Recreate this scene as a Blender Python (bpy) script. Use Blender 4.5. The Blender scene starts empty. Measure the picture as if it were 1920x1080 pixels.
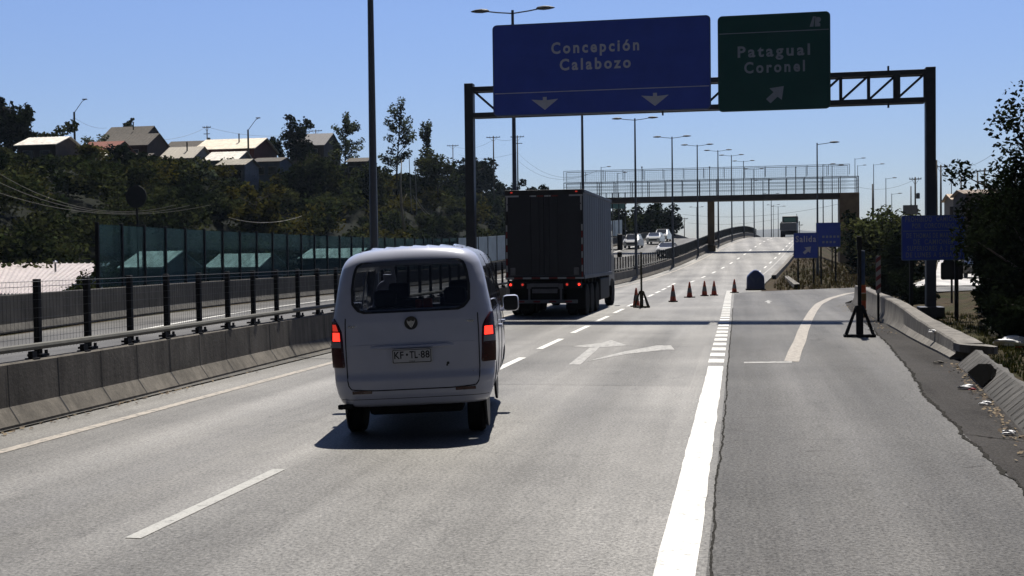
import bpy, bmesh, math, random
from mathutils import Vector, Matrix
random.seed(7)
sc = bpy.context.scene
COL = sc.collection
R = math.radians

# ------------------------------------------------------------------ camera
F = 2230.0; CH = 1.9
th = math.atan(425 / F); ph = math.atan(60 / F); ro = 0.012
fw = Vector((-math.sin(th) * math.cos(ph), math.cos(th) * math.cos(ph), -math.sin(ph)))
r0 = Vector((math.cos(th), math.sin(th), 0)); u0 = r0.cross(fw)
rt = r0 * math.cos(ro) - u0 * math.sin(ro); up = u0 * math.cos(ro) + r0 * math.sin(ro)
cam = bpy.data.cameras.new('camera'); camo = bpy.data.objects.new('camera', cam); COL.objects.link(camo)
M = Matrix((rt, up, -fw)).transposed().to_4x4(); M.translation = Vector((0, 0, CH)); camo.matrix_world = M
cam.sensor_width = 36; cam.lens = F / 1920 * 36; cam.clip_start = 0.1; cam.clip_end = 9000
sc.camera = camo

def ray(px, py):
    return fw + rt * ((px - 960) / F) + up * ((540 - py) / F)
def at(px, py, Y):
    d = ray(px, py); return Vector((0, 0, CH)) + d * (Y / d.y)
def g(px, py, z=0.0):
    d = ray(px, py); p = Vector((0, 0, CH)) + d * ((z - CH) / d.z); return (p.x, p.y)

# ------------------------------------------------------------------ road frame
def lerp_tab(t, x):
    if x <= t[0][0]: return t[0][1]
    for (a, va), (b, vb) in zip(t, t[1:]):
        if x <= b: return va + (vb - va) * (x - a) / (b - a)
    return t[-1][1]
ZT = [(-50, 0), (74, 0), (84, .1), (103, .7), (120, 1.55), (141, 2.75), (156, 3.45), (177, 4.2), (190, 4.38), (203, 4.3), (220, 3.8),
      (260, 1.5), (320, -3), (500, -8), (9000, -8)]
def zr(Y): return sum(lerp_tab(ZT, Y + d) for d in (-9, -6, -3, 0, 3, 6, 9)) / 7
def cx(Y): return 0.086 * (math.log(1 + math.exp((Y - 72) / 8.0)) * 8.0 if Y < 400 else (Y - 72))
OB = [(-60, -17.6), (20, -18.3), (27, -18.8), (35, -20.0), (45, -21.0), (60, -21.4), (9000, -21.4)]
def ob(Y): return sum(lerp_tab(OB, Y + d) for d in (-4, -2, 0, 2, 4)) / 5
def P(u, Y, z=0.0): return Vector((u + cx(Y), Y, zr(Y) + z))
def sm(a, b, x):
    t = max(0., min(1., (x - a) / (b - a))); return t * t * (3 - 2 * t)

# ------------------------------------------------------------------ mesh builder
class MB:
    def __init__(s): s.v = []; s.f = []; s.m = []; s.T = None
    def add(s, vs, fs, mi=0):
        o = len(s.v); s.v += [Vector(v) for v in vs]; s.f += [tuple(i + o for i in f) for f in fs]; s.m += [mi] * len(fs); return s
    def box(s, c, d, rz=0, mi=0, mat=None):
        x, y, z = d[0] / 2, d[1] / 2, d[2] / 2
        m = mat or Matrix.Rotation(rz, 4, 'Z')
        vs = [m @ Vector((sx * x, sy * y, sz * z)) + Vector(c) for sx in (-1, 1) for sy in (-1, 1) for sz in (-1, 1)]
        return s.add(vs, [(0, 1, 3, 2), (4, 6, 7, 5), (0, 4, 5, 1), (2, 3, 7, 6), (0, 2, 6, 4), (1, 5, 7, 3)], mi)
    def bbox(s, c, d, b=0.01, rz=0, mi=0):            # box with chamfered edges
        bm = bmesh.new(); bmesh.ops.create_cube(bm, size=1)
        for v in bm.verts: v.co = Vector((v.co.x * d[0], v.co.y * d[1], v.co.z * d[2]))
        bmesh.ops.bevel(bm, geom=bm.edges[:], offset=b, segments=2, affect='EDGES', profile=.5)
        m = Matrix.Rotation(rz, 4, 'Z')
        bm.verts.index_update()
        s.add([m @ v.co + Vector(c) for v in bm.verts], [tuple(v.index for v in f.verts) for f in bm.faces], mi); bm.free(); return s
    def tube(s, pts, r, n=8, mi=0, cap=True):
        pts = [Vector(p) for p in pts]; k = len(pts); rs = r if isinstance(r, (list, tuple)) else [r] * k
        vs = []; fs = []; prev = None
        for i, p in enumerate(pts):
            d = (pts[min(i + 1, k - 1)] - pts[max(i - 1, 0)]).normalized()
            a = Vector((0, 0, 1)) if abs(d.z) < .95 else Vector((1, 0, 0))
            x = d.cross(a).normalized(); y = x.cross(d)
            for j in range(n):
                t = 2 * math.pi * j / n; vs.append(p + (x * math.cos(t) + y * math.sin(t)) * rs[i])
        for i in range(k - 1):
            for j in range(n):
                fs.append((i * n + j, i * n + (j + 1) % n, (i + 1) * n + (j + 1) % n, (i + 1) * n + j))
        if cap: fs.append(tuple(range(n - 1, -1, -1))); fs.append(tuple(range((k - 1) * n, k * n)))
        return s.add(vs, fs, mi)
    def lathe(s, prof, c, axis='z', n=20, mi=0):      # prof: (radius, along)
        vs = []; fs = []
        for r, a in prof:
            for j in range(n):
                t = 2 * math.pi * j / n; p = (r * math.cos(t), r * math.sin(t), a)
                if axis == 'x': p = (p[2], p[0], p[1])
                if axis == 'y': p = (p[0], p[2], p[1])
                vs.append(Vector(p) + Vector(c))
        for i in range(len(prof) - 1):
            for j in range(n): fs.append((i * n + j, i * n + (j + 1) % n, (i + 1) * n + (j + 1) % n, (i + 1) * n + j))
        fs.append(tuple(range(n))); fs.append(tuple(range((len(prof) - 1) * n, len(prof) * n)))
        return s.add(vs, fs, mi)
    def prism(s, poly, fn0, fn1, mi=0):                # polygon extruded between two maps
        n = len(poly); vs = [fn0(*p) for p in poly] + [fn1(*p) for p in poly]
        fs = [tuple(range(n)), tuple(range(2 * n - 1, n - 1, -1))] + [(i, (i + 1) % n, n + (i + 1) % n, n + i) for i in range(n)]
        return s.add(vs, fs, mi)
    def plate(s, poly, y0, y1, mi=0, c=(0, 0)):        # polygon in x,z standing across the road
        return s.prism([(p[0] + c[0], p[1] + c[1]) for p in poly], lambda x, z: (x, y0, z), lambda x, z: (x, y1, z), mi)
    def strip(s, rows, mi=0, closed=False):
        n = len(rows[0]); vs = [p for r in rows for p in r]; fs = []
        for i in range(len(rows) - 1):
            for j in range(n if closed else n - 1):
                fs.append((i * n + j, i * n + (j + 1) % n, (i + 1) * n + (j + 1) % n, (i + 1) * n + j))
        return s.add(vs, fs, mi)
    def build(s, name, mats, parent=None, smooth=False, loc=None, recalc=True):
        me = bpy.data.meshes.new(name)
        vs = [s.T @ v for v in s.v] if s.T else s.v
        me.from_pydata(vs, [], s.f)
        for m in (mats if isinstance(mats, (list, tuple)) else [mats]): me.materials.append(m)
        me.polygons.foreach_set('material_index', s.m)
        if recalc and len(s.f) < 60000:
            bm = bmesh.new(); bm.from_mesh(me); bmesh.ops.recalc_face_normals(bm, faces=bm.faces[:]); bm.to_mesh(me); bm.free()
        if smooth:
            me.polygons.foreach_set('use_smooth', [True] * len(me.polygons))
            if smooth != 'all':
                try: me.set_sharp_from_angle(angle=R(smooth if smooth is not True else 35))
                except Exception: pass
        me.update()
        o = bpy.data.objects.new(name, me); COL.objects.link(o)
        if parent: o.parent = parent
        if loc is not None: o.location = loc
        return o

def tag(o, label=None, cat=None, group=None, kind=None):
    if label: o['label'] = label
    if cat: o['category'] = cat
    if group: o['group'] = group
    if kind: o['kind'] = kind
    return o
def thing(name, label, cat, loc=(0, 0, 0), rz=0, group=None):
    o = bpy.data.objects.new(name, None); COL.objects.link(o); o.location = loc; o.rotation_euler = (0, 0, rz)
    o.empty_display_size = .2
    return tag(o, label, cat, group)
def struct(o): return tag(o, kind='structure')
def copy_tree(o, parent=None):
    c = o.copy(); COL.objects.link(c); c.parent = parent
    for ch in list(o.children): copy_tree(ch, c)
    return c

# ------------------------------------------------------------------ materials
def newmat(name):
    m = bpy.data.materials.new(name); m.use_nodes = True; nt = m.node_tree
    return m, nt, nt.nodes['Principled BSDF']
def sock(b, n, v):
    if n in b.inputs: b.inputs[n].default_value = v
def node(nt, t, **k):
    n = nt.nodes.new(t)
    for a, v in k.items():
        if a in n.inputs: n.inputs[a].default_value = v
        else: setattr(n, a, v)
    return n
def mixc(nt, fac, a, b, mode='MIX'):
    n = nt.nodes.new('ShaderNodeMix'); n.data_type = 'RGBA'; n.blend_type = mode
    for s_, v in ((n.inputs[0], fac), (n.inputs[6], a), (n.inputs[7], b)):
        if isinstance(v, bpy.types.NodeSocket): nt.links.new(v, s_)
        else: s_.default_value = v if not isinstance(v, tuple) else (*v, 1) if len(v) == 3 else v
    return n.outputs[2]
def noise(nt, scale, detail=4, rough=.6, stretch=None, coord='Object', dim=None):
    tc = nt.nodes.new('ShaderNodeTexCoord'); n = node(nt, 'ShaderNodeTexNoise', Scale=scale, Detail=detail, Roughness=rough)
    src = tc.outputs[coord]
    if stretch:
        mp = nt.nodes.new('ShaderNodeMapping'); mp.inputs['Scale'].default_value = stretch; nt.links.new(src, mp.inputs[0]); src = mp.outputs[0]
    nt.links.new(src, n.inputs['Vector']); return n.outputs['Fac']
def ramp(nt, src, stops):
    r = nt.nodes.new('ShaderNodeValToRGB'); e = r.color_ramp.elements
    while len(e) > 1: e.remove(e[-1])
    for i, (p, c) in enumerate(stops):
        el = e[0] if i == 0 else e.new(p)
        el.position = p; el.color = (c, c, c, 1) if not isinstance(c, tuple) else (*c, 1)
    nt.links.new(src, r.inputs[0]); return r.outputs[0]
def bump(nt, b, src, strength=.3, dist=.02):
    n = node(nt, 'ShaderNodeBump', Strength=strength, Distance=dist); nt.links.new(src, n.inputs['Height']); nt.links.new(n.outputs[0], b.inputs['Normal'])
def mat(name, c, rough=.6, metal=0., vary=.18, scale=3., spec=.5, stretch=None, coat=0, bmp=0):
    m, nt, b = newmat(name); sock(b, 'Roughness', rough); sock(b, 'Metallic', metal); sock(b, 'Specular IOR Level', spec); sock(b, 'Coat Weight', coat); sock(b, 'Coat Roughness', .12)
    if vary:
        n = noise(nt, scale, 5, .65, stretch)
        f = ramp(nt, n, [(.3, 1 - vary), (.7, 1 + vary)])
        nt.links.new(mixc(nt, 1., tuple(c), f, 'MULTIPLY'), b.inputs['Base Color'])
        if bmp: bump(nt, b, n, bmp)
    else: b.inputs['Base Color'].default_value = (*c, 1)
    return m
def emit(name, c, s):
    m, nt, b = newmat(name); b.inputs['Base Color'].default_value = (*c, 1); sock(b, 'Emission Color', (*c, 1)); sock(b, 'Emission Strength', s); sock(b, 'Roughness', .3); return m

def asphalt(name, base, warm=(1, 1, 1), patch=.22, speck=.35, rough=.5, spec=.9):
    m, nt, b = newmat(name)
    big = ramp(nt, noise(nt, .22, 5, .6), [(.3, 1 - patch), (.7, 1 + patch)])
    streak = ramp(nt, noise(nt, 1.0, 5, .6, (1.5, .04, 1)), [(.3, 1 - patch * .9), (.72, 1 + patch * .8)])
    fine = ramp(nt, noise(nt, 34, 4, .85), [(.36, 1 - speck), (.5, 1.), (.64, 1 + speck)])
    mid = ramp(nt, noise(nt, 6, 5, .7), [(.3, .9), (.7, 1.1)])
    tcx = nt.nodes.new('ShaderNodeTexCoord'); wv = nt.nodes.new('ShaderNodeTexWave'); wv.bands_direction = 'X'; wv.inputs['Scale'].default_value = .18; wv.inputs['Distortion'].default_value = 1.6; wv.inputs['Detail'].default_value = 3; wv.inputs['Detail Scale'].default_value = .5
    mpx = nt.nodes.new('ShaderNodeMapping'); mpx.inputs['Scale'].default_value = (1, .05, 1); nt.links.new(tcx.outputs['Object'], mpx.inputs[0]); nt.links.new(mpx.outputs[0], wv.inputs['Vector'])
    k = mixc(nt, 1., big, streak, 'MULTIPLY')
    k = mixc(nt, 1., k, ramp(nt, wv.outputs['Fac'], [(.1, .86), (.9, 1.08)]), 'MULTIPLY')
    k = mixc(nt, 1., k, ramp(nt, noise(nt, .55, 6, .8, (1.5, .45, 1)), [(.32, .72), (.42, 1.)]), 'MULTIPLY')
    k = mixc(nt, 1., k, ramp(nt, noise(nt, 2.6, 4, .7, (1.2, .5, 1)), [(.25, .5), (.32, 1.)]), 'MULTIPLY')
    k = mixc(nt, 1., k, fine, 'MULTIPLY'); k = mixc(nt, 1., k, mid, 'MULTIPLY')
    # fine wandering cracks
    mp = nt.nodes.new('ShaderNodeMapping'); mp.inputs['Scale'].default_value = (.35, .16, 1); nt.links.new(tcx.outputs['Object'], mp.inputs[0])
    nv = node(nt, 'ShaderNodeTexNoise', Scale=2.2, Detail=5); nt.links.new(mp.outputs[0], nv.inputs['Vector'])
    ad = nt.nodes.new('ShaderNodeVectorMath'); ad.operation = 'MULTIPLY_ADD'; ad.inputs[1].default_value = (.5, .5, .5)
    nt.links.new(nv.outputs['Color'], ad.inputs[0]); nt.links.new(mp.outputs[0], ad.inputs[2])
    vo = nt.nodes.new('ShaderNodeTexVoronoi'); vo.feature = 'DISTANCE_TO_EDGE'; vo.inputs['Scale'].default_value = .8; nt.links.new(ad.outputs[0], vo.inputs['Vector'])
    k = mixc(nt, 1., k, ramp(nt, vo.outputs['Distance'], [(.0, .84), (.0022, .9), (.0045, 1.)]), 'MULTIPLY')
    c = mixc(nt, 1., tuple(base * w for w in warm), k, 'MULTIPLY')
    sm_ = nt.nodes.new('ShaderNodeMath'); sm_.operation = 'MULTIPLY'; sm_.inputs[1].default_value = spec; nt.links.new(k, sm_.inputs[0])
    nt.links.new(c, b.inputs['Base Color']); nt.links.new(sm_.outputs[0], b.inputs['Specular IOR Level']); sock(b, 'IOR', 1.75); sock(b, 'Specular Tint', (1, .97, .91, 1))
    rv = ramp(nt, noise(nt, .8, 6, .7, (1.6, .09, 1)), [(.3, rough - .05), (.7, rough + .06)]); rv2 = ramp(nt, noise(nt, 30, 3, .8), [(.35, -.0), (.65, .12)])
    ra = nt.nodes.new('ShaderNodeMath'); ra.operation = 'ADD'; nt.links.new(rv, ra.inputs[0]); nt.links.new(rv2, ra.inputs[1]); nt.links.new(ra.outputs[0], b.inputs['Roughness'])
    bump(nt, b, noise(nt, 45, 4, .8), .5, .012); return m

def concrete(name, base, warm=(1, .97, .9), stain=.35):
    m, nt, b = newmat(name)
    a = ramp(nt, noise(nt, 1.3, 6, .65), [(.28, 1 - stain), (.7, 1.15)])
    d = ramp(nt, noise(nt, 1., 5, .7, (5, 5, .5)), [(.35, 1 - stain), (.6, 1.06)])
    f = ramp(nt, noise(nt, 45, 3, .7), [(.3, .85), (.7, 1.12)])
    c = mixc(nt, 1., tuple(base * w for w in warm), a, 'MULTIPLY'); c = mixc(nt, 1., c, d, 'MULTIPLY'); c = mixc(nt, 1., c, f, 'MULTIPLY')
    nt.links.new(c, b.inputs['Base Color']); sock(b, 'Roughness', .85); sock(b, 'Specular IOR Level', .25); bump(nt, b, noise(nt, 20, 5, .7), .3, .02); return m

def paintline(name, c, wear=.5, base=.12):
    m, nt, b = newmat(name)
    n = noise(nt, 9, 6, .75); n2 = noise(nt, 70, 3, .7)
    f = ramp(nt, n, [(wear - .12, 0.), (wear + .1, 1.)]); f2 = ramp(nt, n2, [(.3, .72), (.6, 1.)])
    col = mixc(nt, f, (base, base, base * .97), tuple(c)); col = mixc(nt, 1., col, f2, 'MULTIPLY')
    nt.links.new(col, b.inputs['Base Color']); sock(b, 'Roughness', .7); sock(b, 'Specular IOR Level', .3); return m

def foliage(name, c1, c2, trans=.25):
    m, nt, b = newmat(name)
    geo = nt.nodes.new('ShaderNodeNewGeometry')
    n = ramp(nt, noise(nt, .35, 3, .6), [(.35, 0.), (.65, 1.)])
    c = mixc(nt, n, tuple(c1), tuple(c2))
    v = ramp(nt, geo.outputs['Random Per Island'], [(0, .45), (.6, 1.), (1., 1.7)])
    c = mixc(nt, 1., c, v, 'MULTIPLY')
    d = nt.nodes.new('ShaderNodeBsdfDiffuse'); t = nt.nodes.new('ShaderNodeBsdfTranslucent'); mx = nt.nodes.new('ShaderNodeMixShader'); mx.inputs[0].default_value = trans
    nt.links.new(c, d.inputs[0]); nt.links.new(c, t.inputs[0]); nt.links.new(d.outputs[0], mx.inputs[1]); nt.links.new(t.outputs[0], mx.inputs[2])
    nt.links.new(mx.outputs[0], nt.nodes['Material Output'].inputs[0]); nt.nodes.remove(b); return m

def glassy(name, tint, dust=(.1, .15, .16), dustf=.25, rough=.05, gloss=(1, 1, 1)):
    m, nt, b = newmat(name); nt.nodes.remove(b)
    tr = nt.nodes.new('ShaderNodeBsdfTransparent'); tr.inputs[0].default_value = (*tint, 1)
    gl = nt.nodes.new('ShaderNodeBsdfGlossy'); gl.inputs['Roughness'].default_value = rough; gl.inputs[0].default_value = (*gloss, 1)
    df = nt.nodes.new('ShaderNodeBsdfDiffuse'); df.inputs[0].default_value = (*dust, 1)
    lw = node(nt, 'ShaderNodeLayerWeight', Blend=.5); pw = nt.nodes.new('ShaderNodeMath'); pw.operation = 'POWER'; pw.inputs[1].default_value = 4.0; nt.links.new(lw.outputs['Facing'], pw.inputs[0]); fr = nt.nodes.new('ShaderNodeMath'); fr.operation = 'MULTIPLY_ADD'; fr.inputs[1].default_value = .8; fr.inputs[2].default_value = .045; nt.links.new(pw.outputs[0], fr.inputs[0]); m1 = nt.nodes.new('ShaderNodeMixShader'); m2 = nt.nodes.new('ShaderNodeMixShader')
    nz = ramp(nt, noise(nt, .9, 5, .65), [(.35, dustf * .6), (.7, dustf * 1.4)]); nt.links.new(nz, m1.inputs[0])
    nt.links.new(tr.outputs[0], m1.inputs[1]); nt.links.new(df.outputs[0], m1.inputs[2])
    nt.links.new(fr.outputs[0], m2.inputs[0]); nt.links.new(m1.outputs[0], m2.inputs[1]); nt.links.new(gl.outputs[0], m2.inputs[2])
    nt.links.new(m2.outputs[0], nt.nodes['Material Output'].inputs[0]); return m

MT = {}
MT['road'] = asphalt('road_asphalt', .038, (1, .985, .965), .24, .55, .63, .88)
MT['ramp'] = asphalt('ramp_asphalt', .058, (1, .96, .90), .2, .6, .62, .28)
MT['opp'] = asphalt('opposite_asphalt', .05, (1, .96, .9), .25, .35, .62, .32)
MT['shoulder'] = asphalt('shoulder_asphalt', .03, (1, .9, .8), .25, .4, .75, .08)
MT['conc'] = concrete('barrier_concrete', .155, (1, .90, .76))
MT['conc_old'] = concrete('dark_old_concrete', .085, (1, .94, .84))  # older concrete, darker overall, for the far barrier
MT['conc2'] = concrete('rail_concrete', .20, (1, .93, .83), .35)
MT['conc_dark'] = concrete('aged_concrete', .105, (1, .95, .87))
MT['white'] = paintline('road_paint_white', (.72, .71, .67), .37)
MT['faded'] = paintline('road_paint_faded', (.42, .41, .39), .45)
MT['yellow'] = paintline('road_paint_cream', (.40, .36, .31), .44)
MT['crack'] = mat('crack_tar', (.034, .033, .031), 1., vary=.5, scale=30, spec=0.)
MT['hole'] = mat('dark_hole', (.004, .004, .004), 1., vary=0, spec=0.)  # flat black stands in for the culvert's unlit inside
MT['steel'] = mat('galvanised_dark_steel', (.045, .05, .062), .55, .3, .15, 4)
MT['pole'] = mat('lamp_pole_grey', (.10, .11, .13), .5, .3, .12, 3)
MT['dark'] = mat('dark_metal', (.010, .010, .012), .7, .0, .2, 5, .25)
MT['black'] = mat('black_rubber', (.009, .009, .010), .9, 0, .2, 12, .08)
MT['railpaint'] = mat('guard_pipe', (.085, .082, .07), .75, .0, .2, 6)
MT['blue'] = mat('sign_blue', (.046, .095, .56), .45, 0, .1, 1.2)
MT['green'] = mat('sign_green', (.005, .075, .075), .45, 0, .1, 1.2)
MT['letter'] = mat('sign_lettering', (.56, .60, .74), .6, 0, .08, 4)
MT['letter_dim'] = mat('sign_lettering_dim', (.30, .35, .46), .6, 0, .1, 4)
MT['rimblue'] = mat('sign_rim_blue', (.10, .15, .34), .5, 0, .1, 3)
MT['rimgreen'] = mat('sign_rim_green', (.05, .11, .10), .5, 0, .1, 3)
MT['signback'] = mat('sign_back_aluminium', (.16, .17, .19), .5, .3, .15, 4)
MT['vanpaint'] = mat('van_white_paint', (.43, .455, .56), .28, 0, .05, 2.5, .5, None, .6)
MT['seam'] = mat('panel_gap', (.01, .01, .011), .8, vary=0)
MT['trim'] = mat('black_trim', (.016, .016, .018), .5, 0, .2, 8)
MT['glass'] = glassy('dark_tinted_glass', (.42, .44, .47), (.03, .03, .035), .15)
MT['sideglass'] = glassy('side_glass', (.6, .62, .64), (.03, .03, .035), .1)
MT['redlit'] = emit('lit_brake_lens', (1., .035, .02), 1.6)
MT['redlow'] = emit('dim_tail_lens', (.8, .05, .03), .35)
MT['reddark'] = mat('dark_red_lens', (.045, .004, .006), .2, 0, .1, 9, .4, None, .5)
MT['reverse'] = mat('reverse_lens', (.22, .23, .26), .2, 0, .1, 20)
MT['chrome'] = mat('dull_chrome', (.35, .36, .38), .25, .9, .1, 5)
MT['plate'] = mat('plate_white', (.46, .47, .50), .5, 0, .06, 9)
MT['mark'] = mat('plate_black', (.02, .02, .025), .6, vary=0)
MT['seat'] = mat('seat_fabric', (.03, .032, .04), .9, 0, .2, 6)
MT['rim'] = mat('steel_rim', (.14, .14, .15), .5, .5, .1, 6)
MT['boxside'] = mat('cargo_box_side', (.08, .09, .115), .6, 0, .25, 1.2, .3, (1, 1, .25))
MT['boxdoor'] = mat('cargo_box_door', (.02, .021, .03), .5, 0, .2, 1.5)
MT['boxframe'] = mat('cargo_frame', (.022, .022, .026), .6, .0, .2, 3)
MT['tapewhite'] = mat('reflective_tape_white', (.42, .43, .46), .5, 0, .1, 8)
MT['tapered'] = mat('reflective_tape_red', (.20, .02, .02), .5, 0, .1, 8)
MT['bumper'] = mat('grey_bumper_steel', (.16, .16, .18), .5, .2, .2, 5)
MT['orange'] = mat('cone_orange', (.50, .085, .03), .6, 0, .15, 6)
MT['conegrey'] = mat('cone_band', (.20, .19, .19), .6, 0, .1, 6)
MT['olive'] = mat('olive_painted_wood', (.055, .052, .028), .8, 0, .2, 7)
MT['navy'] = mat('navy_plastic', (.035, .05, .14), .4, 0, .15, 3)
MT['carwhite'] = mat('car_white', (.75, .76, .78), .25, 0, .03, 2, .5, None, .6)
MT['cargrey'] = mat('car_silver', (.45, .46, .48), .25, .3, .03, 2, .5, None, .6)
MT['carglass'] = mat('car_glass', (.02, .022, .025), .06, 0, 0, 1, .7)
MT['roofwhite'] = mat('pale_corrugated_roof', (.66, .62, .55), .5, .0, .3, 1.6, .5, (1, 1, 1))
MT['roofgrey'] = mat('grey_shingle_roof', (.115, .105, .095), .9, 0, .25, 3, .2)
MT['roofred'] = mat('rust_red_roof', (.19, .06, .04), .85, 0, .25, 3)
MT['wallbrown'] = mat('dark_timber_wall', (.05, .035, .03), .85, 0, .25, 2)
MT['wallred'] = mat('dark_red_wall', (.14, .035, .035), .85, 0, .2, 2)
MT['wallgrey'] = mat('grey_plank_wall', (.16, .165, .18), .85, 0, .25, 2)
MT['wallblue'] = mat('blue_grey_wall', (.12, .15, .20), .85, 0, .2, 2)
MT['window'] = mat('house_window', (.02, .024, .03), .1, 0, 0, 1)
MT['frame'] = mat('window_frame_paint', (.3, .3, .3), .6, 0, .1, 4)
MT['wood'] = mat('weathered_pole_wood', (.055, .048, .042), .85, 0, .25, 5)
MT['wire'] = mat('cable_grey', (.06, .062, .07), .6, .1, 0)
MT['wirelit'] = mat('pale_cable', (.13, .13, .125), .4, .3, 0)
MT['screen'] = glassy('teal_screen_panel', (.52, .70, .74), (.045, .085, .10), .32, .03, (.10, .16, .18))
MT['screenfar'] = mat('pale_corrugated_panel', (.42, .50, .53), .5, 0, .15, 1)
MT['mesh'] = mat('mesh_wire', (.02, .021, .023), .5, .3, 0)
MT['meshgalv'] = mat('galvanised_mesh', (.22, .25, .29), .5, .4, 0)
MT['bridge'] = mat('bridge_brown_paint', (.062, .052, .052), .7, 0, .2, 1.5)
MT['bridgepier'] = mat('bridge_pier_ochre', (.19, .135, .075), .8, 0, .22, 1.2)
MT['teal'] = mat('teal_panel', (.14, .34, .33), .5, 0, .15, 2)
MT['leaf_dark'] = foliage('leaves_dark', (.008, .013, .006), (.015, .021, .008), .15)
MT['leaf'] = foliage('leaves_scrub', (.020, .030, .012), (.050, .054, .020), .25)
MT['leaf_poplar'] = foliage('leaves_poplar', (.05, .07, .045), (.08, .095, .06), .3)
MT['leaf_yellow'] = foliage('leaves_yellowing', (.040, .040, .010), (.065, .058, .014), .3)
MT['leaf_willow'] = foliage('leaves_feathery', (.055, .068, .024), (.085, .088, .034), .35)
MT['bark'] = mat('bark', (.035, .028, .022), .9, 0, .3, 6)
MT['palebark'] = mat('pale_bark', (.36, .33, .27), .8, 0, .3, 6)
MT['trash'] = mat('white_plastic', (.72, .72, .72), .45, 0, .1, 9)
MT['flower'] = mat('white_flower', (.72, .70, .66), .7, 0, .1, 9)
MT['hazred'] = mat('marker_dark_red', (.16, .02, .025), .6, 0, .1, 6)
MT['hazwhite'] = mat('marker_grey_white', (.30, .30, .32), .6, 0, .1, 6)

def ground_mat():
    m, nt, b = newmat('verge_ground')
    a = ramp(nt, noise(nt, .5, 6, .65), [(.38, 0.), (.62, 1.)]); d = ramp(nt, noise(nt, 3.5, 6, .7), [(.35, .5), (.68, 1.35)]); e = ramp(nt, noise(nt, .12, 4, .6), [(.4, 0.), (.6, 1.)])
    c = mixc(nt, a, (.048, .034, .021), (.032, .036, .012)); c = mixc(nt, e, c, (.058, .043, .026)); tc = nt.nodes.new('ShaderNodeTexCoord'); sp = nt.nodes.new('ShaderNodeSeparateXYZ'); nt.links.new(tc.outputs['Object'], sp.inputs[0])
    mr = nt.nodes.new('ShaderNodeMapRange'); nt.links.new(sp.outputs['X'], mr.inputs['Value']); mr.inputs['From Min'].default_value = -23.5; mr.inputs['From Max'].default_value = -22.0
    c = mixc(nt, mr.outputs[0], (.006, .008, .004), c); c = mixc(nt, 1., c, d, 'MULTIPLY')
    nt.links.new(c, b.inputs['Base Color']); sock(b, 'Roughness', .95); sock(b, 'Specular IOR Level', .1); bump(nt, b, noise(nt, 9, 6, .7), .8, .06); return m
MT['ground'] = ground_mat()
MT['hill'] = mat('far_hill', (.10, .11, .12), .95, 0, .25, .01)

# ------------------------------------------------------------------ world and sun
SUN_EL, SUN_AZ = 63.5, .1          # azimuth measured from +Y towards +X
w = bpy.data.worlds.new('World'); sc.world = w; w.use_nodes = True; nt = w.node_tree
sky = nt.nodes.new('ShaderNodeTexSky'); sky.sky_type = 'NISHITA'; sky.sun_disc = False
sky.sun_elevation = R(SUN_EL); sky.sun_rotation = R(SUN_AZ); sky.air_density = 1.0; sky.dust_density = .35; sky.ozone_density = 2.2; sky.altitude = 100
# sky dimmed overhead and behind to deepen shade, and the camera's cool white balance
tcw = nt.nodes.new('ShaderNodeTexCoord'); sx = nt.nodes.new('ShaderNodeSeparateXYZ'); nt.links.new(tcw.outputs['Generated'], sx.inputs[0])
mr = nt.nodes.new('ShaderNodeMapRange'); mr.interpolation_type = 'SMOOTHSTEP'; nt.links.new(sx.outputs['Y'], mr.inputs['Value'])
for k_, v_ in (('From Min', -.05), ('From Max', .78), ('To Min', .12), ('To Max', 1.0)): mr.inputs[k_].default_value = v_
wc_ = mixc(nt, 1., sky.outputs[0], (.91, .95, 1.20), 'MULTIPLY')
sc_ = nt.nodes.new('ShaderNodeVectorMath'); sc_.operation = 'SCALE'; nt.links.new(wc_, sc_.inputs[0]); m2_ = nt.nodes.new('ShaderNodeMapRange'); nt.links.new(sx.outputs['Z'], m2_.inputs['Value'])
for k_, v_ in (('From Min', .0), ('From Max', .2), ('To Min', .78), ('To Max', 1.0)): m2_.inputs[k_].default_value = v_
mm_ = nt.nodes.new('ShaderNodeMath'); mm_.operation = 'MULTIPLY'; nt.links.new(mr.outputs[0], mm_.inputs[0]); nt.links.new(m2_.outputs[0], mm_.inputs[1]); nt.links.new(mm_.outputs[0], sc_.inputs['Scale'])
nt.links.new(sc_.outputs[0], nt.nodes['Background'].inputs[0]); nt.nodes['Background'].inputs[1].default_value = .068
sl = bpy.data.lights.new('sun', 'SUN'); sl.energy = 5.0; sl.angle = R(.5); sl.color = (1, .95, .87)
so = bpy.data.objects.new('sun', sl); COL.objects.link(so); so.location = (0, 40, 60)
sd = Vector((math.sin(R(SUN_AZ)) * math.cos(R(SUN_EL)), math.cos(R(SUN_AZ)) * math.cos(R(SUN_EL)), math.sin(R(SUN_EL))))
so.rotation_euler = (-sd).to_track_quat('-Z', 'Y').to_euler()
sc.view_settings.view_transform = 'Standard'; sc.view_settings.look = 'None'; sc.view_settings.exposure = 0.5; sc.view_settings.gamma = 1.0
sc.render.engine = 'CYCLES'; sc.cycles.max_bounces = 6; sc.cycles.transparent_max_bounces = 24
sc.cycles.use_denoising = True

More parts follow.
